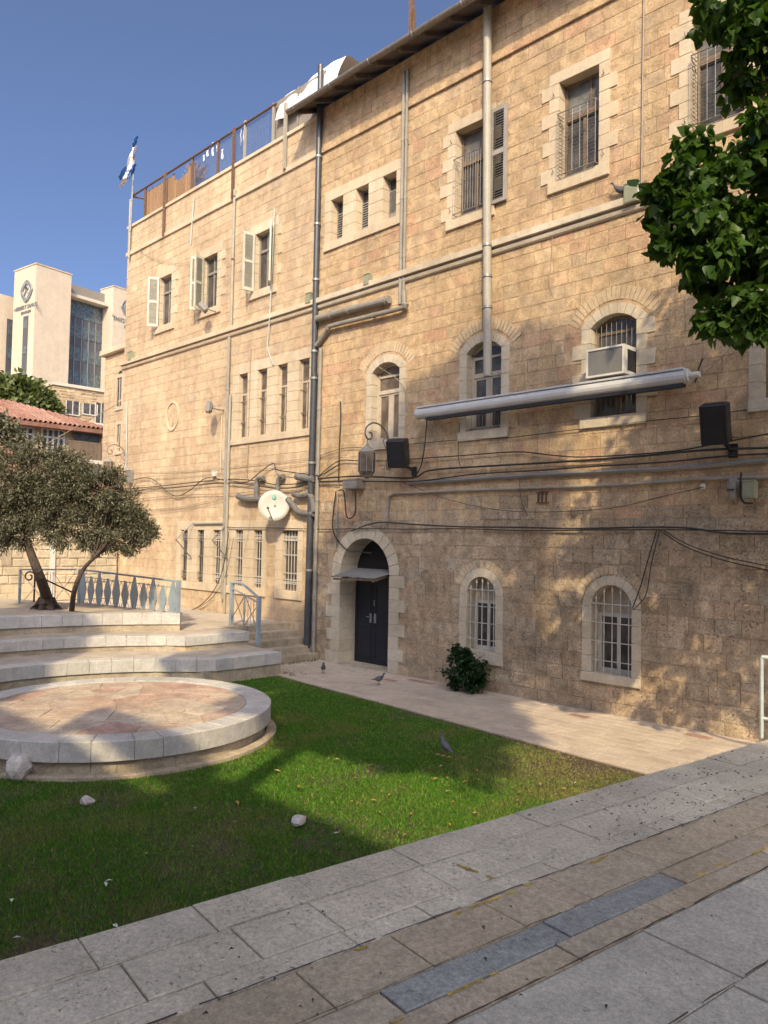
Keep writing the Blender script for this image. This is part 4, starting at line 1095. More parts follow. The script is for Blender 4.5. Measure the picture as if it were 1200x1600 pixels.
# ------------------------------------------------------------------ lawn
lawn_poly = [(-16.5,-14.5), fg(-15, 1.46), fg(-4.7, 1.46), (-2.0, lawn_edge_y(-2.0)), (-13.36, lawn_edge_y(-13.36)+.0), (-13.4,-3.8), (-14.0,-4.6), (-14.7,-5.9), (-14.8,-7.6), (-14.2,-9.2)]
flat('lawn', lawn_poly, -.02, MAT['soil'])
def in_poly(x, y, poly):
    r = np.zeros(len(x), bool); n = len(poly)
    for i in range(n):
        (x1, y1), (x2, y2) = poly[i], poly[(i+1) % n]
        c = ((y1 > y) != (y2 > y)) & (x < (x2-x1)*(y-y1)/(y2-y1+1e-12)+x1); r ^= c
    return r
def vnoise(x, y, s, seed):
    g = np.random.default_rng(seed).random((64, 64)); u = x*s; v_ = y*s; i = np.floor(u).astype(int); j = np.floor(v_).astype(int); fu = u-i; fv = v_-j
    fu = fu*fu*(3-2*fu); fv = fv*fv*(3-2*fv); G = lambda a, b: g[a % 64, b % 64]
    return (G(i, j)*(1-fu)+G(i+1, j)*fu)*(1-fv)+(G(i, j+1)*(1-fu)+G(i+1, j+1)*fu)*fv
def grass():
    n = 900000
    x = rng.uniform(-15, -1.5, n); y = rng.uniform(-13, -2.0, n)
    k = in_poly(x, y, lawn_poly) & (((x-SCX)**2+(y-SCY)**2) > 2.30**2); x, y = x[k], y[k]
    # only what the camera (or one a step to the side) can see
    dx, dy = x-CAM.x, y-CAM.y; dep = dx*_f0.x+dy*_f0.y; lat = dx*_r0.x+dy*_r0.y
    k = (dep > 3.5) & (np.abs(lat) < dep*.5+1.2); x, y, dep = x[k], y[k], dep[k]
    dens = np.clip(1.0*(8.5/dep)**1.1, .25, 1.0)
    bare = vnoise(x, y, 1.1, 3)*.65+vnoise(x, y, 3.1, 4)*.35
    # worn ground near the paved corner and a few patches
    corner = np.clip(1-np.hypot(x+5.4, y+3.1)/1.9, 0, 1); edge = np.clip(1-(lawn_edge_y(x)-y)/.28, 0, 1)
    patch = np.maximum(np.clip(1.25-np.hypot((x+4.45)*1.0, (y+9.05)*1.3)/.55, 0, 1), np.clip(1.1-np.hypot(x+5.6, y+10.1)/.3, 0, 1))
    thin = np.clip((bare-.62)*3.0, 0, .6)+corner*.62+edge*.6+patch*.9
    dry = np.clip(corner*1.0+edge*.5+patch*.5+np.clip((vnoise(x, y, .9, 12)*.6+vnoise(x, y, 2.7, 13)*.4-.57)*2.0, 0, .5), 0, 1)
    k = rng.random(len(x)) < dens*(1-np.clip(thin, 0, .93)); x, y, dep, bare, corner, dry = x[k], y[k], dep[k], bare[k], corner[k], dry[k]
    n = len(x); h = rng.uniform(.012, .036, n)*(1-.35*corner)*(.75+.5*vnoise(x, y, 2.3, 9)); wd_ = rng.uniform(.004, .007, n)*np.clip(dep/6, 1, 2.2)
    a = rng.uniform(0, 2*np.pi, n); ln = rng.uniform(.0, .035, n); b = rng.uniform(0, 2*np.pi, n)
    V = np.empty((n, 3, 3))
    V[:, 0] = np.stack([x-np.cos(a)*wd_, y-np.sin(a)*wd_, np.full(n, -.022)], 1); V[:, 1] = np.stack([x+np.cos(a)*wd_, y+np.sin(a)*wd_, np.full(n, -.022)], 1)
    V[:, 2] = np.stack([x+np.cos(b)*ln, y+np.sin(b)*ln, h-.02], 1)
    me = bpy.data.meshes.new('grass'); me.vertices.add(3*n); me.vertices.foreach_set('co', V.ravel())
    me.loops.add(3*n); me.loops.foreach_set('vertex_index', np.arange(3*n, dtype=np.int32)); me.polygons.add(n)
    me.polygons.foreach_set('loop_start', np.arange(0, 3*n, 3, dtype=np.int32)); me.polygons.foreach_set('loop_total', np.full(n, 3, np.int32)); me.update(); me.validate()
    at_ = me.attributes.new('dry', 'FLOAT', 'POINT'); at_.data.foreach_set('value', np.repeat(dry*rng.uniform(.5, 1.0, n), 3).astype(np.float32))
    m, t, bs = nmat('grass_blade'); rnd, pos = piece_random(t)
    base = ramp(t, [(0, (.040,.135,.010)), (.35, (.062,.19,.014)), (.7, (.095,.235,.02)), (.9, (.16,.265,.035)), (1, (.30,.29,.10))]); t.links.new(rnd, base.inputs[0])
    an = N(t, 'ShaderNodeAttribute'); an.attribute_name = 'dry'
    c = mixc(t, base.outputs[0], (.30,.235,.095), an.outputs['Fac'])
    gx = N(t, 'ShaderNodeSeparateXYZ'); t.links.new(pos, gx.inputs[0])
    t.links.new(c, bs.inputs['Base Color']); bs.inputs['Roughness'].default_value = .6; bs.inputs['Specular IOR Level'].default_value = .2
    tr = N(t, 'ShaderNodeBsdfTranslucent'); t.links.new(c, tr.inputs[0]); mx = N(t, 'ShaderNodeMixShader'); mx.inputs[0].default_value = .3
    t.links.new(bs.outputs[0], mx.inputs[1]); t.links.new(tr.outputs[0], mx.inputs[2]); t.links.new(mx.outputs[0], t.nodes['Material Output'].inputs[0])
    me.materials.append(m); o = bpy.data.objects.new('grass', me); COL.objects.link(o); o['kind'] = 'stuff'
    tag(o, 'short green lawn grass between the stage and the pavement', 'grass'); print('grass', n)
grass()

# ------------------------------------------------------------------ loose rocks and litter
def rock(px, py, w_, h_, label, seed, z=0.0):
    p = atz(px, py, z); r = random.Random(seed); bm = bmesh.new(); bmesh.ops.create_icosphere(bm, subdivisions=2, radius=1)
    pl = [(Vector((r.uniform(-1,1), r.uniform(-1,1), r.uniform(-.6,1))).normalized(), r.uniform(.55, .85)) for _ in range(9)]
    for v in bm.verts:
        for n_, d in pl:
            k = v.co.dot(n_)-d
            if k > 0: v.co -= n_*k
        v.co = Vector((v.co.x*w_, v.co.y*w_*.8, v.co.z*h_+h_*.62))
    me = bpy.data.meshes.new('rock'); bm.to_mesh(me); bm.free(); me.materials.append(MAT['rock']); o = bpy.data.objects.new('rock', me); COL.objects.link(o); o.location = (p.x, p.y, z); o.rotation_euler[2] = r.uniform(0, 6)
    tag(o, label, 'rock', 'loose rocks on the lawn')
rock(32, 1213, .25, .20, 'large pale rock leaning at the foot of the round stage', 11); rock(137, 1256, .085, .06, 'small grey stone lying in the shaded grass', 5); rock(467, 1288, .105, .07, 'small pinkish-white stone on the sunlit grass patch', 9)
def litter(name, label, cat, mat, pts, size, seed, z=.02, flat_=.25):
    r = random.Random(seed); mb = MB()
    for x, y in pts:
        s_ = size*r.uniform(.6, 1.3); a = r.uniform(0, 6.28); d = Vector((math.cos(a), math.sin(a), r.uniform(-.2, .3))); e = Vector((-math.sin(a), math.cos(a), r.uniform(-.3, .3)))*.55
        c = Vector((x, y, z+r.uniform(.0, .012))); up = Vector((0, 0, s_*flat_))
        mb.add([c-d*s_, c-e*s_*.8+up, c+d*s_, c+e*s_*.8+up, c+up*.2], [(0, 1, 4), (1, 2, 4), (2, 3, 4), (3, 0, 4)])
    o = mb.build(name, mat); o['kind'] = 'stuff'; return tag(o, label, cat)
r = random.Random(3); pts = []
while len(pts) < 60:
    x, y = r.uniform(360, 900), r.uniform(1180, 1310)
    p = atz(x, y, 0)
    if y < 1300-.28*(x-400)+90: pts.append((p.x, p.y))
litter('fallen_leaves', 'dry yellow and orange leaves scattered on the grass', 'leaves', MAT['leaf_dry'], pts, .035, 4, z=.03)
pts = []
while len(pts) < 170:
    x, y = r.gauss(1050, 110), r.gauss(1225, 45)
    q = fuv(x, y)
    if q[1] < 1.45 and x < 1230 and y > 1150: pp = atz(x, y, FZ); pts.append((pp.x, pp.y))
for _ in range(25): x, y = r.uniform(300, 1150), r.uniform(1420, 1600); pp = atz(x, y, FZ); pts.append((pp.x, pp.y))
litter('fallen_berries', 'small dark berries and seeds dropped on the pavement', 'berries', MAT['cable'], pts, .011, 8, z=FZ+.008, flat_=.6)
pts = [tuple(atz(x, y, .02))[:2] for x, y in ((165,1386),(170,1380),(26,1470),(18,1410),(300,1325),(180,1450),(525,1305),(893,1227),(899,1226),(229,1337),(305,1265),(480,1052),(462,1055))]
litter('paper_scraps', 'tiny white paper scraps lying in the grass', 'litter', MAT['white'], pts, .03, 2, z=.035)

# ------------------------------------------------------------------ pipes and fittings on the facades
def pix(pts, Y): return [at(x, y, (Y if not isinstance(Y, (list, tuple)) else Y[i])) for i, (x, y) in enumerate(pts)]
def pipe(name, pts, r, mat, label, cat='pipe', n=10, clips=(), clipmat='galv', group=None, sm=True):
    P = [Vector(p) for p in pts]; root = thing(name, P[-1], label, cat, group)
    MB().tube(P, r, n).build('tube', MAT[mat], root, smooth=False)
    for t in clips:
        k = t*(len(P)-1); i = min(int(k), len(P)-2); c = P[i].lerp(P[i+1], k-i); d = (P[i+1]-P[i]).normalized()
        MB().tube([c-d*.025, c+d*.025], r*1.22, n).build('clip', MAT[clipmat], root)
    return root
XP = -14.86
pipe('drainpipe', [(XP, -.09, 15.0), (XP, -.09, 7.1)], .075, 'pipe_dark', 'tall dark metal drainpipe running up past the roof at the building seam', 'drainpipe', 12, (.1, .3, .52, .7, .93), 'galv')
pipe('drainpipe', [(XP+.03, -.10, 7.1), (XP-.02, -.10, .25)], .085, 'pipe_dark', 'lower dark drainpipe section reaching the stone steps', 'drainpipe', 12, (.02, .33, .72), 'galv')
pipe('drainpipe', [(XP+.22, -.07, 7.7), (XP+.20, -.07, .12)], .05, 'pipe_grey', 'slim grey pipe standing right beside the dark drainpipe', 'drainpipe', 10, (.2, .5, .82), 'pipe_grey')
pipe('drainpipe', [(-14.62, -.06, 4.0), (-14.6, -.06, .4)] if False else [at(528, 770, -.05), at(524, 862, -.05)], .018, 'pipe_grey', 'thin grey conduit dropping beside the door arch', 'conduit', 8, (.2, .6))
pipe('vent_pipe', [at(762, -40, -.16), at(761, 345, -.16), at(762, 588, -.16)], .085, 'pipe_cream', 'fat cream vent pipe crossing three storeys beside the louvred shutter', 'vent pipe', 14, (.22, .58, .68, .78), 'galv')
for k, (dx, r, lab) in enumerate(((-.06, .04, 'left pipe of the twin grey pipes near the small louvred windows'), (.045, .035, 'right pipe of the twin grey pipes near the small louvred windows'))):
    X = -11.86+dx; pipe('riser_pipe', [(X, -.06, 13.6), (X, -.06, 8.25)], r, 'pipe_grey', lab, 'pipe', 8, (.3, .55, .8), 'pipe_grey')
# big horizontal pipes under the string course
P = crom([at(494, 540, -.1), at(500, 532, -.1), at(512, 514, -.12), at(522, 508, -.12), at(625, 482, -.12), at(631, 474, -.12), at(631, 455, -.1)], 4)
pipe('waste_pipe', P, .055, 'pipe_grey', 'lower sloping grey waste pipe under the string course', 'pipe', 10, (.35, .6, .8), 'pipe_grey')
pipe('waste_pipe', [at(496, 498, -.12), at(530, 488, -.12), at(608, 468, -.12)], .085, 'pipe_grey', 'thick upper waste pipe capped at its end under the string course', 'pipe', 12, (.3, .6, .97), 'pipe_grey')
pipe('riser_pipe', [(-18.67, -.06, 13.0), (-18.67, -.06, 8.9)], .04, 'pipe_cream', 'rust-topped pale pipe climbing between the shuttered windows to the parapet', 'pipe', 8, (.05, .5), 'rust')
pipe('riser_pipe', [(-18.72, -.08, 8.7), (-18.72, -.08, 1.2)], .045, 'pipe_grey', 'grey riser pipe beside the upper slit windows, left of the pair', 'pipe', 8, (.2, .4, .75), 'galv')
pipe('riser_pipe', [(-18.60, -.07, 7.0), (-18.62, -.07, .8)], .04, 'pipe_cream', 'cream riser pipe beside the upper slit windows, right of the pair', 'pipe', 8, (.3, .6), 'pipe_cream')
pipe('thin_conduit', [at(1006, -10, -.03), at(1002, 290, -.03)], .014, 'pipe_grey', 'thin dark conduit running down between the two barred upper windows', 'conduit', 6)
pipe('hose', crom([at(429, 325, -.1), at(425, 420, -.12), at(421, 500, -.12), at(418, 540, -.1), at(427, 570, -.06)], 5), .016, 'bluepale', 'pale green hose hanging past the rightmost white shutter', 'hose', 6)
pipe('hose', crom([at(303, 310, -.04), at(300, 350, -.04), at(298, 382, -.04)], 4), .02, 'bluepale', 'short pale green pipe hanging below the roof ledge', 'hose', 6)
pipe('thin_conduit', [at(392, 545, -.03), at(388, 690, -.03), at(386, 745, -.03)], .012, 'cable_tan', 'thin brown conduit passing between the first two upper slits', 'conduit', 6)
pipe('thin_conduit', [at(347, 648, -.03), at(344, 738, -.03)], .011, 'white', 'thin white conduit below the floodlight', 'conduit', 6)
# steel trunking and grey pipe along the facade
pipe('trunking', [at(639, 755, -.06), at(840, 742, -.06), at(1035, 733, -.06), at(1168, 722, -.06), at(1230, 716, -.06), Vector((1.45, -.06, at(1230, 716, -.06).z))], .042, 'galv', 'pale metal cable trunking running along the lower facade', 'trunking', 4)
P = [at(604, 822, -.05), at(606, 790, -.05), at(608, 776, -.05), at(615, 771, -.05), at(729, 766, -.05), at(820, 763, -.05), at(978, 757, -.05), at(1092, 748, -.05), at(1230, 745, -.05), Vector((1.45, -.05, at(1230, 745, -.05).z))]
pipe('conduit', P, .028, 'pipe_grey', 'grey conduit bending down to the door arch below the trunking', 'conduit', 8, (.12,))
for k in range(11):
    pass
def cable(pts, Y, r, label, mat='cable', name='cable', grp=None):
    P = crom(pix(pts, Y), 5)
    if pts[-1][0] >= 1225: P.append(Vector((1.45, P[-1].y, P[-1].z+.02)))
    o = MB().tube(P, r, 5).build(name, MAT[mat])
    c = sum(P, Vector())/len(P); o.location = c; o.data.transform(Matrix.Translation(-c)); tag(o, label, 'cable', grp)
cable([(207,750),(237,748),(270,774),(294,768),(322,747),(355,752)], -.10, .012, 'black cable sagging in a loop left of the tall grey riser', grp='cables')
cable([(200,764),(255,759),(328,751),(360,749),(400,751),(430,757),(470,755),(497,746)], -.08, .014, 'upper thick cable of the bundle above the lower slit windows')
cable([(200,771),(234,763),(270,762),(328,756),(365,755),(395,758),(430,763),(465,761),(489,750),(531,725)], -.09, .013, 'second cable of the bundle, rising to the seam drainpipe')
cable([(205,781),(255,776),(300,773),(360,771),(420,766),(458,766),(497,756),(530,757)], -.07, .011, 'third cable of the bundle, nearly straight along the wall', 'cable_tan')
cable([(225,797),(277,793),(328,782),(357,772)], -.05, .008, 'thin tan wire climbing toward the grey riser from the olive tree', 'cable_tan')
cable([(215,803),(277,797),(330,786),(357,777)], -.05, .006, 'thinner tan wire just under the one climbing to the grey riser', 'cable_tan')
cable([(205,739),(270,737),(330,733),(430,722),(500,714),(540,708)], -.04, .006, 'faint upper wire crossing the pale wall', 'cable_tan')
cable([(205,750),(270,746),(330,741),(430,731),(500,722)], -.04, .006, 'faint lower wire crossing the pale wall', 'cable_tan')
cable([(360,751),(386,753),(407,737),(427,724),(433,734),(465,739),(497,743)], -.12, .013, 'black cable peaking over the satellite dish')
cable([(303,819),(352,818),(358,824),(430,825),(500,827),(560,826),(639,827)], -.07, .011, 'straight dark cable above the lower slit windows')
cable([(548,830),(575,820),(600,816),(640,819),(720,823),(810,824),(900,826),(1000,824),(1073,825),(1137,833),(1230,834)], -.10, .016, 'thick black cable curving over the door arch and along the wall')
cable([(640,827),(720,826),(820,829),(947,828),(1073,828),(1230,831)], -.07, .010, 'thinner dark cable following the thick one above the ground windows')
cable([(497,748),(560,744),(642,747),(672,735),(750,729),(840,724),(930,718),(1010,712),(1105,703),(1230,699)], -.09, .020, 'thick dark cable just above the metal trunking')
cable([(498,752),(570,752),(650,752),(740,741),(840,735),(940,728),(1040,722),(1140,712),(1230,708)], -.085, .014, 'black cable lying on top of the metal trunking')
cable([(498,744),(528,721),(561,720),(609,720),(648,717),(720,712),(807,706),(860,711),(915,714),(1042,706),(1121,693),(1230,672)], -.07, .012, 'dark cable passing behind the lantern and both loudspeakers')
cable([(500,712),(540,700),(588,700),(642,694),(720,687),(792,684),(820,681),(909,670),(1010,658),(1092,650),(1230,632)], -.05, .008, 'thin cable running under the first-floor window sills')
cable([(630,754),(690,777),(750,792),(825,800),(947,795),(1030,777),(1099,761)], -.06, .006, 'thin slack wire drooping below the trunking to a white box')
cable([(1026,828),(1010,883),(1000,918),(988,951)], -.08, .010, 'black cable dropping to the wider grilled window')
cable([(1030,828),(1018,880),(1010,927),(1000,942),(989,953)], -.11, .009, 'looped black cable dropping to the wider grilled window')
cable([(1030,828),(1073,855),(1137,877),(1230,897)], -.10, .010, 'upper of two cables sloping off the wall past the grilled window')
cable([(1036,828),(1073,850),(1137,871),(1230,890)], -.12, .009, 'lower of two cables sloping off the wall past the grilled window')
cable([(525,768),(520,810),(522,834),(540,858),(558,862),(580,864)], -.10, .016, 'thick black cable bending into the door arch')
cable([(529,767),(537,768),(541,804),(547,810),(555,800),(555,768)], -.12, .016, 'black cable hanging in a U below the grey wall box')
cable([(532,627),(532,660),(530,702),(529,752)], -.05, .016, 'short vertical black cable left of the lantern')
cable([(667,657),(663,700),(657,730),(645,748)], [-.2,-.15,-.1,-.1], .014, 'black cable hanging from the end of the white awning')
cable([(590,572),(628,600),(640,640),(655,648)], [-.02,-.06,-.1,-.22], .007, 'thin wire from the arched window to the awning end', 'cable_tan')
cable([(1098,560),(1092,575),(1086,598)], -.3, .013, 'black cable running up from the awning motor')
cable([(1080,600),(1110,575),(1150,535),(1170,510)], -.1, .007, 'thin wire slanting from the awning into the tree', 'cable_tan')
cable([(1026,740),(1022,790),(1030,800)], -.08, .006, 'short loose wire end under the trunking') if False else None
cable([(812,747),(814,780),(824,806)], -.08, .007, 'loose wire end hanging below the trunking')
cable([(718,660),(716,712),(722,735)], -.05, .007, 'short wire dropping from the window sill to the cables')
cable([(358,830),(345,900),(320,940),(290,957)], -.12, .012, 'long cable slanting down across the lower slit windows to the ground')
cable([(365,840),(352,900),(330,935),(300,955)], -.10, .007, 'thin cable slanting beside the long one to the ground')
cable([(397,765),(388,830),(380,870)], -.06, .005, 'hair-thin wire hanging left of the satellite dish', 'cable_tan')
cable([(865,305),(862,400),(858,440),(866,462)], -.04, .005, 'thin wire curling below the barred upper window', 'cable_tan')
cable([(218,390),(240,404),(275,412),(303,408)], -.05, .006, 'thin wire sagging between the parapet and the shutters', 'cable_tan')

# --- wall lantern on a scrolled bracket
def lantern(base, label, grp, s=1.0):
    r = thing('wall_lantern', base, label, 'lantern', grp); b = Vector(base); mx = Vector((-1,0,0))
    sc = MB(); P = []
    # bracket lies in the plane square to the wall: out = -Y, up = Z
    def L(o, z): return b+Vector((0, -o*s, z*s))
    P = [L(.02, -.05), L(.02, .35), L(.10, .62), L(.28, .80), L(.50, .84), L(.68, .74), L(.72, .60), L(.64, .50), L(.54, .54), L(.55, .63), L(.61, .63)]
    MB().tube(crom(P, 5), .018*s, 6).build('scroll_arm', MAT['iron'], r)
    MB().tube(crom([L(.03, .30), L(.16, .40), L(.22, .52), L(.14, .58), L(.09, .50), L(.14, .46)], 5), .013*s, 5).build('scroll', MAT['iron'], r)
    MB().tube(crom([L(.03, .28), L(.12, .12), L(.10, -.04), L(.02, -.03), L(.03, .05), L(.07, .04)], 5), .012*s, 5).build('scroll', MAT['iron'], r)
    c = L(.66, 0); top = .5*s
    MB().tube([c+Vector((0,0,top)), c+Vector((0,0,top-.1*s))], .01*s, 6).build('hanger', MAT['iron'], r)
    MB().lathe(c+Vector((0,0,top-.26*s)), [(.165*s, 0), (.15*s, .03*s), (.09*s, .09*s), (.035*s, .13*s), (.03*s, .16*s)], 8).build('cap', MAT['pipe_grey'], r)
    gl = MB(); prof = [(.10*s, -.72*s), (.16*s, -.64*s), (.165*s, -.27*s), (.155*s, -.262*s)]
    gl.lathe(c+Vector((0,0,top)), prof, 8).build('glass_body', MAT['lantern_glass'], r)
    bars = MB()
    for k in range(8):
        a = 2*math.pi*k/8; e = Vector((math.cos(a), math.sin(a), 0)); ax = Vector((0,0,1)).orthogonal().normalized(); bx = Vector((0,0,1)).cross(ax); e = ax*math.cos(a)+bx*math.sin(a)
        bars.tube([c+e*.167*s+Vector((0,0,top-.26*s)), c+e*.163*s+Vector((0,0,top-.64*s)), c+e*.10*s+Vector((0,0,top-.73*s))], .009*s, 4)
    bars.build('cage_bars', MAT['iron'], r); MB().lathe(c+Vector((0,0,top-.78*s)), [(.02*s, 0), (.10*s, .05*s), (.10*s, .07*s)], 8).build('base', MAT['iron'], r)
lb_ = at(612, 712, 0)
lantern((lb_.x-.03, 0, lb_.z-.26), 'wall lantern on a scrolled iron bracket beside the left loudspeaker', None, 1.12)

def speaker(c, w_, h_, d_, yaw, tilt, label):
    r = thing('loudspeaker', c, label, 'loudspeaker', 'loudspeakers on the facade')
    m = MB(); m.bbox(-w_/2, w_/2, -d_/2, d_/2, -h_/2, h_/2, .02); M3 = Matrix.Rotation(yaw, 3, 'Z') @ Matrix.Rotation(tilt, 3, 'X')
    def place(mb): mb.v = [tuple(M3 @ Vector(p)+Vector(c)) for p in mb.v]; return mb
    place(m).build('cabinet', MAT['black'], r)
    g = MB(); g.box(-w_/2+.025, w_/2-.025, -d_/2-.008, -d_/2, -h_/2+.025, h_/2-.025); place(g).build('grille', MAT['speaker_grille'], r)
    k = MB(); k.box(-w_/2+.03, w_/2-.03, -.1, .1, h_/2, h_/2+.012); place(k).build('top_plate', MAT['black'], r)
    b = MB(); b.beam(Vector(c)+Vector((0,.05,-h_*.3)), (c[0]+.1, 0, c[2]-h_*.62), .05, .05); b.box(c[0]+.04, c[0]+.18, -.03, .0, c[2]-h_*.8, c[2]-h_*.45); b.build('bracket', MAT['black'], r)
c = at(622, 708, -.42); speaker(tuple(c), .40, .60, .38, R_(28), R_(16), 'black loudspeaker tilted down beside the wall lantern')
c = at(1118, 662, -.42); speaker(tuple(c), .38, .62, .34, R_(10), R_(16), 'black loudspeaker below the awning motor end')

def wall_box(name, px, py, w_, h_, d_, mat, label, cat, lid=True, Y=0.0, grp=None):
    p = at(px, py, Y-d_/2); r = thing(name, (p.x, Y, p.z), label, cat, grp)
    MB().bbox(p.x-w_/2, p.x+w_/2, Y-d_, Y+.01, p.z-h_/2, p.z+h_/2, .006).build('casing', MAT[mat], r)
    if lid: MB().bbox(p.x-w_/2-.008, p.x+w_/2+.008, Y-d_-.012, Y-d_*.6, p.z+h_/2-.01, p.z+h_/2+.012, .003).build('lid', MAT[mat], r)
    MB().box(p.x-w_/2+.02, p.x+w_/2-.02, Y-d_-.006, Y-d_, p.z-h_/2+.02, p.z+h_/2-.03).build('cover', MAT[mat], r); return r
wall_box('junction_box', 553, 757, .50, .22, .26, 'pipe_grey', 'grey sheet-metal wall box under the lantern', 'box')
wall_box('junction_box', 988, 303, .24, .34, .16, 'box_green', 'green junction box beside the pigeon on the ledge', 'box')
wall_box('junction_box', 1000, 300, .15, .17, .12, 'white', 'small pale box next to the green one near the tree', 'box')
wall_box('junction_box', 575, 438, .18, .26, .14, 'box_green', 'small green box on the string course below the small louvred windows', 'box')
wall_box('junction_box', 484, 467, .2, .26, .14, 'box_green', 'green box on the string course left of the dark drainpipe', 'box')
wall_box('junction_box', 205, 557, .24, .3, .14, 'box_green', 'greenish box above the string course at the far corner', 'box')
wall_box('junction_box', 1099, 760, .07, .09, .05, 'white', 'tiny white box at the end of the slack wire', 'box', False)
wall_box('junction_box', 335, 740, .12, .16, .1, 'white', 'small white sensor box beside the grey riser', 'box')
# security lamps at the right edge
r = wall_box('security_camera', 1172, 765, .17, .26, .16, 'box_green', 'square glass-fronted lamp at the end of the trunking', 'lamp', Y=-.08)
p = at(1146, 766, -.1); r = thing('security_camera', (p.x, 0, p.z), 'rounded grey security camera next to the square lamp', 'camera')
MB().lathe((p.x, -.1, p.z-.16), [(.05, 0), (.075, .05), (.095, .2), (.095, .3), (.06, .33)], 12).build('housing', MAT['pipe_grey'], r)
MB().box(p.x-.05, p.x+.05, -.14, .0, p.z+.14, p.z+.2).build('bracket', MAT['pipe_grey'], r); MB().box(p.x-.06, p.x+.04, -.21, -.19, p.z-.01, p.z+.015).build('lens_slot', MAT['black'], r)
cable([(1158,738),(1156,770),(1162,785),(1176,786)], -.2, .016, 'black cable looping round the square lamp')

# --- rolled awning
A0, A1 = at(654, 643, -.30), at(1074, 592, -.30); A1.z = A0.z = (A0.z+A1.z)/2
aw = thing('rolled_awning', (A0.x, 0, A0.z), 'long white rolled-up awning cassette below the first-floor windows', 'awning')
n = 14; prof = []
for k in range(n): a = 2*math.pi*k/n; prof.append((-.30+.135*math.cos(a)*1.0, .115*math.sin(a)))
MB().tube([A0, A1], .125, 16).build('cassette', MAT['awning'], aw, smooth=False)
MB().box(A0.x+.05, A1.x-.02, -.42, -.20, A0.z+.095, A0.z+.128).build('dust_cover', MAT['awning'], aw)
MB().box(A0.x+.25, A1.x-.05, -.36, -.24, A0.z-.17, A0.z-.115).build('front_rail', MAT['black'], aw)
MB().lathe(A1, [(.10, 0), (.105, .03), (.05, .04), (.05, .2)], 12, Vector((1,0,0))).build('motor', MAT['white'], aw)
MB().lathe(A0, [(.125, 0), (.11, .03), (.06, .05)], 14, Vector((-1,0,0))).build('end_cap', MAT['awning'], aw)
for t in (.06, .34, .66, .94):
    x = A0.x+(A1.x-A0.x)*t; MB().box(x-.04, x+.04, -.25, .0, A0.z-.05, A0.z+.08).build('bracket', MAT['awning'], aw)
dl = MB(); rr = random.Random(5)
for k in range(420):
    x = rr.uniform(A0.x+.8, A1.x); y = -.30+rr.gauss(0, .05); z = A0.z+.128; s_ = rr.uniform(.015, .035); a = rr.uniform(0, 6)
    d = Vector((math.cos(a)*s_, math.sin(a)*s_*.7, rr.uniform(-.2, .5)*s_)); e = Vector((-math.sin(a)*s_*.5, math.cos(a)*s_*.5, 0)); c = Vector((x, y, z+rr.uniform(0, .015)))
    dl.add([c-d, c-e, c+d, c+e+Vector((0,0,.006))], [(0, 1, 2, 3)])
o = dl.build('dead_leaves', MAT['leaf_dry']); o['kind'] = 'stuff'; tag(o, 'dead leaves lying along the top of the rolled awning', 'leaves')

# --- window air conditioner
ac = thing('air_conditioner', (-6.75, -.1, 5.9), 'boxy white window air conditioner in the arched window above the awning', 'air conditioner')
ap = at(956, 566, -.28); ax0, ax1 = ap.x-.42, ap.x+.30; az0, az1 = ap.z-.25, ap.z+.25
m = MB(); frame_rect(m, ax0, ax1, az0, az1, -.42, .2, .035); m.box(ax0+.03, ax1-.03, -.36, .2, az0+.03, az1-.03); m.build('casing', MAT['white'], ac)
MB().box(ax0+.035, ax1-.035, -.405, -.36, az0+.035, az1-.035).build('grille', MAT['ac_fins'], ac)
MB().box(ax1, ax1+.006, -.3, .0, az0+.07, az1-.07).build('side_vent', MAT['black'], ac)

# --- satellite dish
dc = at(428, 790, -.42); ds = thing('satellite_dish', (dc.x, 0, dc.z), 'round white satellite dish with a green mark above the lower windows', 'satellite dish')
nrm = Vector((.74, -.66, .12)).normalized(); Rd = .40
MB().lathe(dc+nrm*(-.06), [(.02, 0), (Rd*.35, .006), (Rd*.7, .03), (Rd, .07), (Rd, .08), (Rd*.7, .042), (Rd*.35, .018), (.01, .012)], 32, nrm).build('reflector', MAT['dish'], ds, smooth=True)
ux = nrm.cross(Vector((0,0,1))).normalized()*-1; uz = nrm.cross(ux)*-1
if uz.z < 0: uz = -uz
MB().lathe(dc+uz*.22+nrm*-.018, [(.055, 0), (.055, .004)], 18, nrm).build('logo', MAT['green_logo'], ds)
lg = MB(); lg.tube([dc+uz*.22+nrm*-.01+(ux*math.cos(a)+uz*math.sin(a))*.03 for a in [R_(40+k*28) for k in range(11)]], .008, 5); lg.build('logo_mark', MAT['white'], ds)
MB().tube([dc-uz*.40+nrm*.0, dc-uz*.42+nrm*.12, dc-uz*.12-ux*.12+nrm*.40], .014, 6).build('feed_arm', MAT['iron'], ds)
MB().lathe(dc-uz*.12-ux*.12+nrm*.38, [(.03, 0), (.035, .06), (.02, .1)], 8, -nrm).build('feed_horn', MAT['black'], ds)
MB().tube([dc-nrm*.04, (dc.x, -.1, dc.z-.05), (dc.x, -.0, dc.z-.05)], .03, 8).build('mount', MAT['galv'], ds)

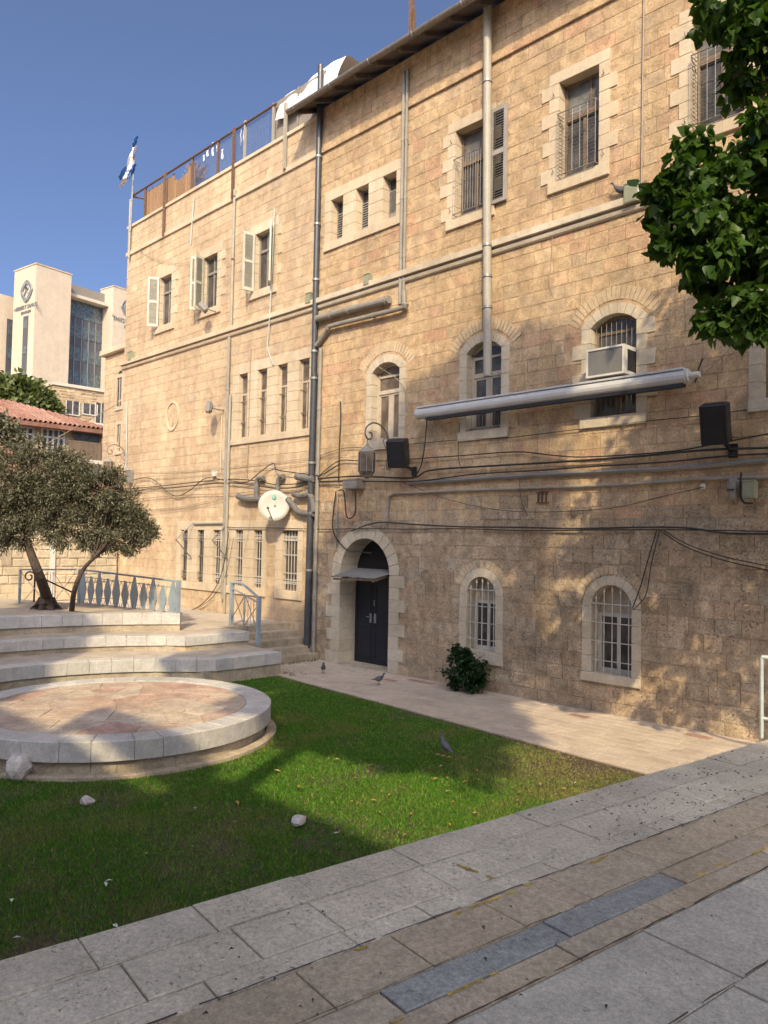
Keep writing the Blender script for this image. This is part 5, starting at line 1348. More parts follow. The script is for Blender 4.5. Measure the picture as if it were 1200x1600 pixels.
# --- lagged refrigerant pipes round the dish
lag = [([(372,775),(386,780),(408,780)], .075, 'horizontal lagged pipe stub left of the satellite dish'), ([(401,782),(401,755),(404,747),(412,747)], .06, 'upright lagged pipe elbow left of the satellite dish'),
       ([(434,775),(434,755),(437,746),(443,744)], .06, 'upright lagged pipe elbow above the satellite dish'), ([(464,744),(478,747),(490,748)], .085, 'short lagged pipe against the dark drainpipe, upper one'),
       ([(459,772),(470,775),(484,773),(489,786),(490,800)], .07, 'bent lagged pipe against the dark drainpipe, lower one'), ([(450,780),(458,790),(467,800),(490,803)], .075, 'lagged duct running from the dish to the drainpipe')]
for pts, r_, lab in lag:
    P = crom(pix(pts, -.12), 4); o = thing('lagged_pipe', P[0], lab, 'pipe', 'lagged pipes'); MB().tube(P, [r_*random.uniform(.88, 1.1) for _ in P], 9).build('tube', MAT['lagging'], o); MB().tube([P[0], P[0]+(P[1]-P[0]).normalized()*.05], r_*1.15, 9).build('collar', MAT['lagging'], o)
# --- folding arms of a removed awning by the lower slits
for (a, b, c, lab) in (((302, 816), (275, 843), (299, 872), 'folded metal awning arm over the leftmost lower slit'), ((352, 822), (332, 844), (356, 874), 'folded metal awning arm over the third lower slit')):
    A, B, C = at(*a, -.05), at(*b, -.55), at(*c, -.05); o = thing('folded_strut', A, lab, 'metal strut', 'folded metal struts')
    MB().tube([A, B], .018, 6).build('upper_arm', MAT['iron'], o); MB().tube([B, C], .018, 6).build('lower_arm', MAT['iron'], o); MB().ball(B, .03, 6, 4).build('elbow', MAT['iron'], o)
pipe('awning_bar', [at(303, 818, -.06), at(353, 817, -.06)], .035, 'pipe_cream', 'pale horizontal bar above the first lower slits', 'bar', 8)

# --- floodlights
def flood(px, py, out, label, d, w_=.36):
    c = at(px, py, -out); r = thing('floodlight', (c.x, 0, c.z), label, 'floodlight', 'floodlights on the pale wall'); d = Vector(d).normalized(); s_ = d.cross(Vector((0,0,1))).normalized(); u = s_.cross(d)
    MB().obox(c, s_, u, d, w_/2, w_*.36, .055).build('housing', MAT['iron'], r); MB().obox(c+d*.058, s_, u, d, w_/2-.03, w_*.36-.03, .004).build('lens', MAT['glass_sky'], r)
    MB().tube([c-d*.05, (c.x+.1, -out*.5, c.z-.05), (c.x+.12, 0, c.z-.05)], .018, 6).build('arm', MAT['iron'], r)
    for k in range(5): MB().obox(c-d*.07+s_*((k-2)*w_*.18), s_, u, d, .006, w_*.3, .03).build('fin', MAT['iron'], r)
flood(317, 481, .42, 'dark floodlight projecting under the middle white-shuttered window', (-.4, -.6, -.8))
flood(326, 636, .45, 'floodlight with bright lens beside the carved medallion', (-.55, -.75, .15), .42)

# --- corrugated canopy over the door
cn = thing('door_canopy', (DR.cx, -.1, 2.2), 'small corrugated metal canopy wedged in the door arch', 'canopy')
xa, xb = at(518, 897, -.42).x, dx1-.02; ns = 72; vs = []
for i in range(ns+1):
    x = xa+(xb-xa)*i/ns; w0 = .016*math.sin(i*2*math.pi/3.0)
    sag = .05*math.sin(i/ns*5)*.4
    vs += [(x, -.46+.02*math.sin(i*.7), 2.06+w0+sag+.05*i/ns), (x, .32, 2.26+w0)]
MB().add(vs, [(2*i, 2*i+2, 2*i+3, 2*i+1) for i in range(ns)]).build('corrugated_sheet', MAT['galv'], cn)
MB().beam((xa+.05, -.40, 2.02), (xb, -.38, 2.06), .04, .05).build('front_batten', MAT['wood'], cn)
for x in (xa+.35, xb-.1): MB().beam((x, -.44, 2.03), (x, .3, 2.2), .04, .05).build('batten', MAT['wood'], cn)

# ------------------------------------------------------------------ roof terrace of the left building
rt = thing('roof_railing', (-20, .05, 13.8), 'rusty roof terrace railing with reed panels above the pale building', 'railing')
ra, rb2 = at(206, 306, .03), at(432, 163, .03); rz = (ra.z+rb2.z)/2; ra.z = rb2.z = rz
MB().tube([ra, rb2], .035, 6).build('top_rail', MAT['rust'], rt)
MB().tube([ra, ra+Vector((.35, .9, 0))], .03, 6).build('side_rail', MAT['rust'], rt)
for k, px in enumerate((228, 263, 300, 340, 369, 381, 425)):
    x = at(px, 250, .03).x; lo = 13.8 if k not in (1, 4) else 12.75; yy = .05 if lo > 13 else -.07
    MB().box(x-.035, x+.035, yy-.03, yy+.03, lo, rz+(.0 if k != 5 else .1)).build('post', MAT['rust'] if k < 5 else MAT['pipe_cream'], rt)
x = at(447, 200, -.06).x; MB().box(x-.04, x+.04, -.12, -.05, 12.8, 14.6).build('post', MAT['pipe_cream'], rt)
xa, xb = at(229, 300, .1).x, at(302, 270, .1).x; k = 0; x = xa
while x < xb:
    w_ = random.uniform(.1, .2); h_ = rz-.06-(.25 if 12 < k < 18 else 0)-random.uniform(0, .08); MB().box(x, x+w_-.012, .10+random.uniform(0, .02), .125, 13.8, h_).build('reed_board', MAT['reed'], rt); x += w_; k += 1
nt_ = MB(); xa, xb = at(302, 250, .1).x, at(424, 190, .1).x
for k in range(int((xb-xa)/.07)): nt_.box(xa+k*.07-.005, xa+k*.07+.005, .085, .09, 13.8, rz-.03)
for k in range(14): nt_.box(xa, xb, .091, .095, 13.85+k*.075, 13.86+k*.075)
nt_.build('netting', MAT['blue_mesh'], rt, kind='stuff')
rr = random.Random(21); cl = MB()
for px, py, w_, h_ in ((322, 236, .12, .3), (330, 232, .1, .42), (338, 226, .14, .35), (316, 246, .1, .2), (379, 212, .1, .35), (374, 214, .06, .5), (345, 240, .1, .3)):
    c = at(px, py, .0); n = 5; vs = []
    for i in range(n+1): vs += [(c.x-w_/2*(1-.3*rr.random()), .04+.03*rr.random(), c.z+h_/2-h_*i/n), (c.x+w_/2*(1-.3*rr.random()), .04+.03*rr.random(), c.z+h_/2-h_*i/n)]
    cl.add(vs, [(2*i, 2*i+1, 2*i+3, 2*i+2) for i in range(n)])
cl.build('cloth_strips', MAT['flag_white'], rt, kind='stuff')
br = MB(); c = at(305, 268, .5)
for k in range(260):
    a = rr.uniform(0, 6.28); e = rr.uniform(-.3, 1.2); L = rr.uniform(.25, .75); d = Vector((math.cos(a)*math.cos(e), math.sin(a)*math.cos(e)*.5, math.sin(e)))
    br.tube([c+Vector((rr.uniform(-.5,.5), 0, -.35)), c+Vector((rr.uniform(-.3,.3), 0, -.35))+d*L], .009, 3, False)
o = br.build('brushwood', MAT['reed']); o['kind'] = 'stuff'; tag(o, 'dry brushwood heap behind the roof railing', 'brushwood')
# grey sheeting and the white tarp thrown over it
gs = thing('roof_sheeting', (-16.2, .2, 13.8), 'grey-brown sheeting screen on the roof beside the eave', 'screen')
x0, x1 = at(426, 200, .12).x, XS-.05; MB().box(x0, x1, .12, .2, 13.8, 15.0).build('sheet', MAT['tarp_grey'], gs)
for x in (x0+.02, (x0+x1)/2, x1-.1): MB().box(x, x+.06, .08, .12, 13.8, 15.0).build('post', MAT['wood_grey'], gs)
tp = thing('white_tarp', (-16, .1, 15), 'white tarpaulin draped over the sheeting on the roof', 'tarpaulin')
nx, ny = 30, 12; vs = []
xa, xb = at(432, 190, .0).x, XS+.55; zb0 = at(432, 188, -.02).z; zt0 = at(436, 158, .35).z
for i in range(nx+1):
    for j in range(ny+1):
        u, v_ = i/nx, j/ny; x = xa+(xb-xa)*u; f_ = min(1, v_*1.8); yv = -.04+.34*f_**1.3+max(0, v_-.55)*4.5
        z = zb0+(zt0-zb0)*f_**.8+.10*u*f_+.04*math.sin(u*9+v_*4)*f_+.02*math.sin(u*31)*(1-f_)-.05*(1-f_)*math.sin(u*5.5)-max(0, v_-.55)*.5
        vs.append((x, yv+.035*math.sin(u*19+v_*3)*(1-.5*f_), z))
MB().add(vs, [(i*(ny+1)+j, (i+1)*(ny+1)+j, (i+1)*(ny+1)+j+1, i*(ny+1)+j+1) for i in range(nx) for j in range(ny)]).build('cloth', MAT['tarp'], tp, smooth=True)

# --- flag
fp0, fp1 = at(204, 345, -.06), at(211, 217, -.06)
fl = thing('flagpole', fp0, 'thin steel flagpole strapped to the far corner of the roof', 'flagpole')
MB().tube([Vector((fp0.x, -.08, 12.6)), Vector((fp0.x, -.08, fp0.z+.75))], .045, 8).build('lower_pole', MAT['pipe_cream'], fl)
MB().tube([Vector((fp0.x+.05, -.08, fp0.z-.4)), fp1], .028, 8).build('upper_pole', MAT['galv'], fl)
fg_ = thing('flag', fp1, 'tattered white and blue flag hanging limp from the roof corner', 'flag')
def cloth_strip(pts, hw, name, mat):                 # pts: pixel centreline, hw: half width in m at each
    P = [at(x, y, -.1-.05*math.sin(i*1.7)) for i, (x, y) in enumerate(pts)]; vs = []; n = len(P)
    P2 = crom(P, 4); H = np.interp(np.linspace(0, n-1, len(P2)), range(n), hw)
    for i, p in enumerate(P2):
        for k in range(5): s_ = (k-2)/2; vs.append(p+Vector((s_*H[i], .07*math.sin(s_*3+i*.4), .05*s_)))
    f = [(i*5+k, i*5+k+1, (i+1)*5+k+1, (i+1)*5+k) for i in range(len(P2)-1) for k in range(4)]
    o = MB().add(vs, f).build(name, MAT[mat], fg_, smooth=True)
cloth_strip([(211, 230), (207, 242), (203, 256), (201, 268)], [.06, .16, .26, .22], 'white_field', 'flag_white')
cloth_strip([(201, 268), (199, 276), (194, 284), (190, 290)], [.2, .22, .26, .2], 'lower_field', 'flag_white')
cloth_strip([(213, 214), (211, 222), (210, 228)], [.03, .06, .06], 'top_stripe', 'flag_blue')
cloth_strip([(210, 258), (208, 264), (207, 272)], [.05, .09, .1], 'blue_stripe', 'flag_blue')
cloth_strip([(196, 262), (192, 270), (187, 279)], [.05, .05, .03], 'torn_stripe', 'flag_blue')
st_c = at(202, 274, -.26)
for rot in (0, math.pi):
    q = [st_c+Vector((.17*math.sin(rot+k*2*math.pi/3), 0, .17*math.cos(rot+k*2*math.pi/3))) for k in range(3)]
    MB().tube(q+[q[0]], .014, 4).build('star_outline', MAT['flag_blue'], fg_)

# ------------------------------------------------------------------ foliage
def leaf_cloud(name, clumps, n, size, mat, parent, seed, aspect=.62, droop=.25, shell=.55, fold=.18, kindof='broad'):
    g = np.random.default_rng(seed); C = np.array([[c[0], c[1], c[2]] for c in clumps]); Rr = np.array([c[3] if not isinstance(c[3], tuple) else 1 for c in clumps]); Q = np.array([(1, 1, .85) if not isinstance(c[3], tuple) else c[3] for c in clumps])
    vol = Rr**2*np.prod(Q, 1)**.67; w_ = vol/vol.sum(); idx = g.choice(len(C), n, p=w_)
    # twigs: leaves gather round sub-centres so the crown has lights and gaps
    tw = 26; sub = g.normal(size=(len(C), tw, 3)); sub /= np.linalg.norm(sub, axis=2, keepdims=True); sub *= (shell+(1-shell)*g.random((len(C), tw, 1))**.6)
    k = g.integers(0, tw, n); off_ = sub[idx, k]+g.normal(size=(n, 3))*.17
    P = C[idx]+off_*Rr[idx, None]*Q[idx]
    d = g.normal(size=(n, 3))*.8+off_*.9; d[:, 2] -= droop*2; d /= np.linalg.norm(d, axis=1, keepdims=True)
    up = g.normal(size=(n, 3))*.55; up[:, 2] += 1.0; s_ = np.cross(d, up); s_ /= np.linalg.norm(s_, axis=1, keepdims=True)+1e-9; nn = np.cross(s_, d)
    L = size*g.uniform(.6, 1.25, n)[:, None]
    if kindof == 'broad': prof = [(0, 0), (.5, .22), (.55, .45), (.33, .75), (0, 1.08), (-.33, .75), (-.55, .45), (-.5, .22)]
    else: prof = [(0, 0), (.5, .5), (0, 1), (-.5, .5)]
    m = len(prof); V = np.empty((n, m, 3))
    for j, (a, b) in enumerate(prof): V[:, j] = P+d*L*b+s_*L*(a*aspect*1.25)+nn*L*(abs(a)*fold*1.6-.18*b*b)
    me = bpy.data.meshes.new(name); me.vertices.add(n*m); me.vertices.foreach_set('co', (V.reshape(-1, 3)-np.array(wloc(parent))).ravel())
    if m == 8: F = np.array([[0, 1, 2, 3, 4], [0, 4, 5, 6, 7]])
    else: F = np.array([[0, 1, 2], [0, 2, 3]])
    nf, fl_ = F.shape; li = (np.arange(n)[:, None, None]*m+F[None]).reshape(-1).astype(np.int32)
    me.loops.add(len(li)); me.loops.foreach_set('vertex_index', li); me.polygons.add(n*nf); me.polygons.foreach_set('loop_start', np.arange(0, n*nf*fl_, fl_, dtype=np.int32)); me.polygons.foreach_set('loop_total', np.full(n*nf, fl_, np.int32))
    me.update(); me.validate(); me.materials.append(mat); o = bpy.data.objects.new(name, me); COL.objects.link(o); o.parent = parent; return o
def limb(mb, pts, r0, r1, n=7):
    P = crom(pts, 4); mb.tube(P, [r0+(r1-r0)*i/(len(P)-1) for i in range(len(P))], n)

# --- broad-leaved tree whose branches hang into the view from the right
T1 = thing('broadleaf_tree', (.7, -4.9, 0), 'large broad-leaved tree with leafy branches hanging before the facade', 'tree')
vc = [(1172, 30, 7.5, .50), (1195, 110, 7.6, .42), (1210, 20, 7.7, .6), (1150, 50, 7.4, .28), (1120, 255, 7.5, .42), (1070, 300, 7.35, .36), (1040, 345, 7.3, .30), (1150, 330, 7.6, .52), (1085, 370, 7.4, .42), (1130, 400, 7.5, .5), (1190, 300, 7.7, .5), (1185, 400, 7.6, .52), (1110, 455, 7.4, .34), (1150, 480, 7.4, .36), (1195, 470, 7.6, .45), (1105, 505, 7.35, .2), (1030, 395, 7.3, .2), (1210, 220, 7.7, .45), (1180, 190, 7.5, .24)]
rc = random.Random(77); cl = []
for x, y, d, r in vc:
    if 200 < y and x < 1160: x += 30
    n_ = max(2, round((r/.2)**2*1.1))
    for _ in range(n_):
        a_, rr_ = rc.uniform(0, 6.283), r*math.sqrt(rc.random())*1.02; q_ = pt(x, y, d); cl.append((*(q_+RGT*rr_*math.cos(a_)+UPV*rr_*math.sin(a_)+FWD*rc.uniform(-r, r)*.9), rc.uniform(.12, .23)))
big = [(.3, -4.4, 7.6, 1.5), (.9, -5, 10, 1.7), (-.2, -5, 10.5, 1.2), (1.8, -4.5, 8.5, 1.6), (.2, -5, 12, 1.5), (1.2, -3.6, 6.4, 1.1), (-.2, -4.2, 9, 1.3)]
tr = MB(); limb(tr, [(.7, -4.9, -.1), (.75, -4.85, 2.0), (.6, -4.9, 4.0), (.5, -4.9, 6.0), (.45, -4.9, 9.0)], .30, .10, 10)
bridge = [(-1.75, -4.75, 6.1, .42), (-1.1, -4.65, 6.8, .6), (-1.75, -4.6, 7.5, .45), (-1.2, -4.7, 5.3, .5), (-.5, -4.6, 6.0, .7), (-1.6, -4.8, 8.3, .5), (-.8, -4.7, 8.0, .7)]
for c in bridge[:4]: limb(tr, [(.55, -4.9, 5.0), (-.4, -4.8, c[2]-.5), (c[0], c[1], c[2]), (c[0]-.9, c[1]-.1, c[2]-.1)], .07, .012, 6)
for c in big: limb(tr, [(.6, -4.9, 3.6+random.uniform(0, 2.2)), ((c[0]+.6)/2, (c[1]-4.9)/2, (c[2]+5.2)/2), (c[0], c[1], c[2])], .08, .015, 5)
tr.build('trunk', MAT['bark'], T1)
leaf_cloud('crown', cl, 9500, .105, MAT['leaf_mul'], T1, 31, aspect=.72, droop=.35, shell=.35)
leaf_cloud('upper_crown', big+bridge, 10500, .15, MAT['leaf_mul'], T1, 32, aspect=.72, droop=.3, shell=.5)
# --- trees standing behind the viewer, whose shade falls on the lawn and the wall
T2 = thing('shade_tree', (.8, -17.0, FZ), 'very tall spreading tree standing behind the viewer on the plaza', 'tree')
k2 = [(.7, -15, 18.8, 1.15), (2.9, -15, 20.0, 1.55), (4.3, -15, 20.6, 1.3), (4.2, -15, 18.2, 1.15), (2.0, -15, 17.9, 1.25), (3.0, -15.2, 18.5, 1.2), (5.3, -15, 19.2, .7), (.2, -15, 17.3, .8), (2.4, -15, 16.2, 1.25), (4.0, -15.2, 16.4, 1.2), (.9, -15, 16.0, 1.0), (4.8, -15, 16.8, .65), (2.0, -15, 21.3, .9), (3.6, -15, 21.7, .9), (4.9, -15, 21.8, .7), (.0, -15, 15.6, .7)]
k3 = [(.9, -15.5, 13.8, 1.15), (2.9, -15.5, 14.1, 1.35), (2.2, -15.5, 12.3, 1.0), (4.3, -15.5, 14.9, .85), (.0, -15.5, 11.6, .7), (3.8, -15.5, 12.6, .75), (1.5, -15.5, 15.0, 1.0), (3.4, -15.5, 15.3, 1.0), (.2, -15.5, 14.7, .8), (4.6, -15.5, 13.8, .7), (1.2, -15.5, 11.7, .8), (2.7, -15.5, 11.6, .75), (3.9, -15.5, 11.9, .6), (.3, -15.5, 12.6, .8),
      (-2.3, -15.5, 13.6, .85), (-1.6, -15.5, 15.1, 1.0), (-.9, -15.5, 16.6, .9), (-2.5, -15.5, 15.6, .6), (-3.2, -15.5, 12.7, .5), (-1.9, -15.5, 17.0, .55), (-.6, -15.5, 15.1, .9), (-1.0, -15.5, 13.6, .7)]
tr = MB(); limb(tr, [(.8, -17.0, FZ-.1), (.7, -16.9, 5), (.9, -16.6, 9), (1.7, -15.8, 13), (2.8, -15.1, 19)], .30, .06, 10)
for c in k2+k3: limb(tr, [(1.6, -15.9, 12.6 if c[2] > 15 else 11.0), ((c[0]+1.9)/2, -15.5, (c[2]+13.2)/2 if c[2] > 15 else (c[2]+11.6)/2), c[:3]], .06, .02, 6)
tr.build('trunk', MAT['bark'], T2); leaf_cloud('crown', k2, 27000, .19, MAT['leaf_back'], T2, 41, shell=.2); leaf_cloud('lower_crown', k3, 32000, .18, MAT['leaf_back'], T2, 43, shell=.2)

# --- apartment block behind the viewer: unseen, stepped roofline shaped to throw the straight-edged shade
ab = thing('unseen_block', (0, -24, 0), 'unseen stepped stone apartment block behind the viewer, roofline shaped for its shade', 'building')
steps = [(-8, -5.5, 14.5), (-5.5, -2.25, 17.1), (-2.25, -1.2, 14.5), (-1.2, 3.9, 12.75), (3.9, 7.6, 13.7), (7.6, 9.6, 14.4), (9.6, 15, 16.3)]
for (a, b, h_) in steps:
    wl_ = MB().box(a, b, -32, -20, -.05, h_).build('wing', MAT['hotel'], ab)
    MB().bbox(a-.1, b+.1, -32.1, -19.9, h_-.12, h_, .03).build('parapet', MAT['dressed'], wl_) if False else None
    for f_ in range(3):
        x = a+1.0
        while x < b-1.2: MB().bbox(x, x+1.1, -20.0, -19.97, 2.2+f_*3.4, 3.7+f_*3.4, .01).build('window', MAT['glass'], wl_); x += 2.2
MB().box(.8, 3.6, -20.05, -19.8, 13.02, 13.75).build('slit_beam', MAT['hotel'], ab)  # beam and posts added so a slit of light reaches the stage
for x in (.8, 3.4): MB().box(x, x+.2, -20.04, -19.81, 12.7, 13.1).build('roof_post', MAT['hotel'], ab)

# --- olive trees on the terrace
def olive(base, trunk, clumps, n, seed, label):
    r = thing('olive_tree', base, label, 'olive tree', 'olive trees on the terrace'); tr = MB(); P = crom(trunk, 5); L = len(P)
    tr.tube(P, [(.10*(1-i/L)+.045+.20*math.exp(-i/1.6)) if seed == 51 else .040*(1-i/L)+.024 for i in range(L)], 9)
    rr = random.Random(seed)
    if seed == 51:
        for k in range(7): a = k*.9; q = Vector(base)+Vector((math.cos(a)*.42, math.sin(a)*.34, .0)); limb(tr, [Vector(base)+Vector((math.cos(a)*.08, math.sin(a)*.08, .22)), q*.55+Vector(base)*.45+Vector((0, 0, .07)), q+Vector((0, 0, -.04))], .13, .06, 6)
    tb = P[-1]
    for c in clumps:
        q = Vector(c[:3]); limb(tr, [P[int(L*.7)], tb.lerp(q, .4)+Vector((0,0,rr.uniform(-.1,.1))), q], .022 if seed == 51 else .014, .006, 5)
        for k in range(5): e = q+Vector((rr.uniform(-1,1), rr.uniform(-1,1), rr.uniform(-.8,.8)))*c[3]*.8; limb(tr, [q, q.lerp(e, .5)+Vector((0,0,.05)), e], .012, .004, 4)
    tr.build('trunk', MAT['bark'], r); leaf_cloud('crown', clumps, n, .08, MAT['leaf_olive'], r, seed, aspect=.27, droop=.05, shell=.3, fold=.1, kindof='slim')
d0 = 17.2
def cp(x, y, r, d=d0): return (*pt(x, y, d), r)
B1 = atz(72, 952, 1.15); B2 = atz(112, 955, 1.15)
olive(B1, [B1, B1+Vector((.0, -.0, .3)), pt(62, 900, d0), pt(47, 860, d0), pt(42, 835, d0), pt(50, 800, d0)],
      [cp(20, 740, .62), cp(60, 735, .6), cp(95, 730, .5, 17.6), cp(10, 800, .65), cp(55, 800, .6), cp(95, 790, .55), cp(-35, 770, .7), cp(-30, 830, .5), cp(60, 700, .28), cp(25, 705, .3), cp(115, 760, .5), cp(15, 838, .32), cp(75, 832, .35), cp(105, 730, .45), cp(0, 845, .35), cp(35, 845, .3), cp(100, 840, .35), cp(-15, 795, .5), cp(35, 770, .5), cp(80, 765, .5)], 42000, 51, 'thick-trunked olive tree on the terrace, the more upright of the two')
olive(B2, [B2, pt(117, 920, d0-.3), pt(130, 890, d0-.4), pt(150, 868, d0-.5), pt(165, 850, d0-.5)],
      [cp(150, 770, .48), cp(185, 780, .5), cp(205, 815, .45), cp(170, 825, .5), cp(135, 815, .5), cp(222, 832, .32), cp(195, 850, .34), cp(150, 850, .3), cp(170, 745, .3), cp(238, 830, .16), cp(120, 790, .45)], 26000, 53, 'slender leaning olive tree with a thin bent trunk')
# --- bush growing at the foot of the facade
bc = at(728, 1040, -.42); bs = thing('wall_bush', (bc.x, -.42, 0), 'dark green leafy bush growing between path and wall', 'bush')
tr = MB()
for k in range(9): limb(tr, [(bc.x+random.uniform(-.06,.06), -.3, -.02), (bc.x+random.uniform(-.2,.2), -.35+random.uniform(-.12,.12), .35), (bc.x+random.uniform(-.38,.36), -.4+random.uniform(-.2,.2), random.uniform(.5,.85))], .014, .004, 4)
tr.build('stems', MAT['bark'], bs, kind='stuff')
leaf_cloud('foliage', [(bc.x-.1, -.42, .40, .32), (bc.x+.15, -.42, .36, .31), (bc.x-.2, -.42, .66, .17), (bc.x+.2, -.38, .48, .17), (bc.x-.02, -.4, .66, .15), (bc.x+.26, -.4, .2, .12), (bc.x-.2, -.45, .2, .16), (bc.x-.26, -.42, .84, .08), (bc.x+.0, -.42, .82, .07)], 2900, .07, MAT['leaf_bush'], bs, 61, aspect=.5, shell=.3)

# ------------------------------------------------------------------ low wing with the tiled roof
wg = thing('tiled_wing', (-25.3, -6, .8), 'low pale stone wing with red tiled roof behind the olive trees', 'building')
WX = -25.3
def rotw(mb): mb.v = [(WX-p[1], p[0], p[2]) for p in mb.v]; return mb
cells = lay(-9.5, -.06, .8, 4.12, .275, (.38, .62), [], .03)
wb = MB()
for c in cells: wb.add([(x, .03, z) for x, z in c], [(0, 1, 2, 3)])
ww = rotw(wb).build('wall', MAT['mortar'], wg); rest = MB()
def wvis(c): X, Y, d = proj((WX, sum(p[0] for p in c)/4, sum(p[1] for p in c)/4)); return 0 if (0 < X < 200) else 1
pil = ((-3.05, -2.62), (-1.98, -1.72), (-4.6, -4.2))
for c in sorted(cells, key=wvis):
    xm = (c[0][0]+c[1][0])/2; zm = (c[0][1]+c[2][1])/2; smooth_ = any(a < xm < b for a, b in pil) or zm < 1.45 or zm > 3.9
    q = MB(); stone_geo(q, c, proud=(.0 if smooth_ else random.uniform(.012, .05)), ch=.008 if smooth_ else .03); rotw(q)
    if wvis(c) == 0: q.build('stone', MAT['dressed' if smooth_ else 'rustic'], ww)
    else: rest.add(q.v, q.f)
rest.build('coursed_masonry', MAT['rustic'], wg, kind='stuff')
MB().box(-31, WX-.04, -20, -.03, .5, 4.15).build('core', MAT['mortar'], wg)
MB().box(WX, WX+.08, -2.35, -2.2, .9, 3.6).build('downpipe', MAT['white'], wg)
MB().bbox(WX, WX+.05, -3.85, -3.55, 1.95, 2.5, .01).build('plaque', MAT['plinth'], wg)
EV, RG = -24.85, -29.5; ze_, zr_ = 4.22, 6.35
MB().box(EV-.6, EV+.02, -20, .0, ze_-.14, ze_-.04).build('eave_board', MAT['plaster'], wg)
def hip_x(y): return EV if y > -.05 else (RG if y < -4.6 else EV+(RG-EV)*(-y)/4.6)
rs = MB(); rs.add([(EV,-20,ze_-.02),(EV,0,ze_-.02),(RG,-4.6,zr_-.02),(RG,-20,zr_-.02),(RG-4.65,0,ze_-.02)], [(0,1,2,3),(1,4,2)]); roof2 = rs.build('roof', MAT['tile'], wg)
tl = MB(); y = -.15
while y > -9:
    L = EV-hip_x(y); nseg = max(1, int(L/.36))
    for k in range(nseg):
        x0_, x1_ = EV-k*.36+.03, EV-(k+1)*.36; za, zb_ = ze_+(EV-x0_)/(EV-RG)*(zr_-ze_), ze_+(EV-x1_)/(EV-RG)*(zr_-ze_)
        m = 5; vs = []
        for (x, z, r_) in ((x0_, za+.035, .105), (x1_, zb_+.0, .085)):
            vs += [(x, y+r_*math.cos(math.pi*j/m), z+r_*.85*math.sin(math.pi*j/m)) for j in range(m+1)]
        tl.add(vs, [(j, j+1, m+2+j, m+1+j) for j in range(m)]+[tuple(range(m+1))])
    y -= .215
tl.build('roof_tiles', MAT['tile'], roof2, kind='stuff')
hp_ = MB(); limb(hp_, [(EV+.02, -.05, ze_+.08), ((EV+RG)/2, -2.33, (ze_+zr_)/2+.1), (RG, -4.6, zr_+.1), (RG, -12, zr_+.1)], .11, .11, 8); hp_.build('ridge_tiles', MAT['tile'], roof2)

# ------------------------------------------------------------------ houses further back
def facx(x, y, X): return atx(x, y, X)
HX = -42.0
h1 = thing('balcony_house', (HX, 0, 0), 'stone house with red tiled roof, glazed rooms and a railed balcony', 'house')
zt = facx(80, 661, HX).z; zr1 = facx(0, 622, HX-4).z; yl, yr = facx(0, 700, HX).y-6, facx(158, 700, HX).y
MB().box(HX-8, HX, yl, yr, -.05, zt).build('wall', MAT['rubble'], h1)
rf = MB(); e = .7; rf.add([(HX+e, yl, zt-.15), (HX+e, yr+e, zt-.15), (HX-5, yr-3.2, zr1), (HX-5, yl, zr1), (HX-10, yr+e, zt-.15)], [(0, 1, 2, 3), (1, 4, 2)])
rf.add([(HX+e, yl, zt-.35), (HX+e, yr+e, zt-.35), (HX-10, yr+e, zt-.35), (HX-10, yl, zt-.35), (HX+e, yl, zt-.15), (HX+e, yr+e, zt-.15), (HX-10, yr+e, zt-.15)], [(3, 2, 1, 0), (0, 1, 5, 4), (1, 2, 6, 5)])
r2 = rf.build('roof', MAT['tile'], h1); tl = MB(); y = yr+.5
while y > yl:
    t = min(1, max(0, (yr+e-y)/3.9)); tl.tube([(HX+e+.02, y, zt-.1), (HX+e-5.7*t, y, zt-.1+(zr1+.15-zt)*t)], .1, 6, False); y -= .26
tl.build('roof_tiles', MAT['tile'], r2, kind='stuff')
for (xa, ya, xb, yb, nm) in ((22, 666, 52, 700, 3), (64, 670, 100, 705, 4), (113, 676, 156, 714, 1)):
    A, B = facx(xa, yb, HX), facx(xb, ya, HX); zb_, zt_ = A.z, facx((xa+xb)/2, (ya+yb)/2-15, HX).z
    zt_ = facx(xb, ya+3, HX).z
    g_ = MB().box(HX-.0, HX+.02, A.y, B.y, zb_, zt_).build('window', MAT['glass'], h1); f = MB()
    for k in range(nm+1): yy = A.y+(B.y-A.y)*k/nm; f.box(HX+.021, HX+.07, yy-.05, yy+.05, zb_, zt_)
    f.box(HX+.021, HX+.06, A.y, B.y, zt_-.05, zt_+.08); f.box(HX+.021, HX+.06, A.y, B.y, zb_-.08, zb_+.05)
    if nm > 1: f.box(HX+.021, HX+.065, A.y, B.y, zb_+.75, zb_+.85)
    f.build('frame', MAT['white_frame'] if nm > 1 else MAT['wood'], g_)
A, B = facx(112, 716, HX+.9), facx(157, 716, HX+.9); zb_ = A.z
bal = MB().box(HX, HX+1.0, A.y-.2, B.y+.3, zb_-.2, zb_).build('balcony', MAT['plaster'], h1)
MB().box(HX+.9, HX+.96, A.y-.2, B.y+.3, zb_+.9, zb_+.97).build('balcony_rail', MAT['wood'], bal); br = MB()
for k in range(34): y = A.y-.15+(B.y-A.y+.4)*k/33; br.box(HX+.91, HX+.95, y-.025, y+.025, zb_, zb_+.9)
br.build('balusters', MAT['wood'], bal, kind='stuff')
for py in (735,): 
    A2, B2_ = facx(128, 742, HX), facx(156, 724, HX); w2 = MB().box(HX, HX+.02, A2.y, B2_.y, A2.z-.6, B2_.z).build('window', MAT['glass'], h1)
    MB().box(HX+.021, HX+.05, A2.y+.6, A2.y+.9, A2.z-.6, B2_.z).build('frame', MAT['white_frame'], w2)
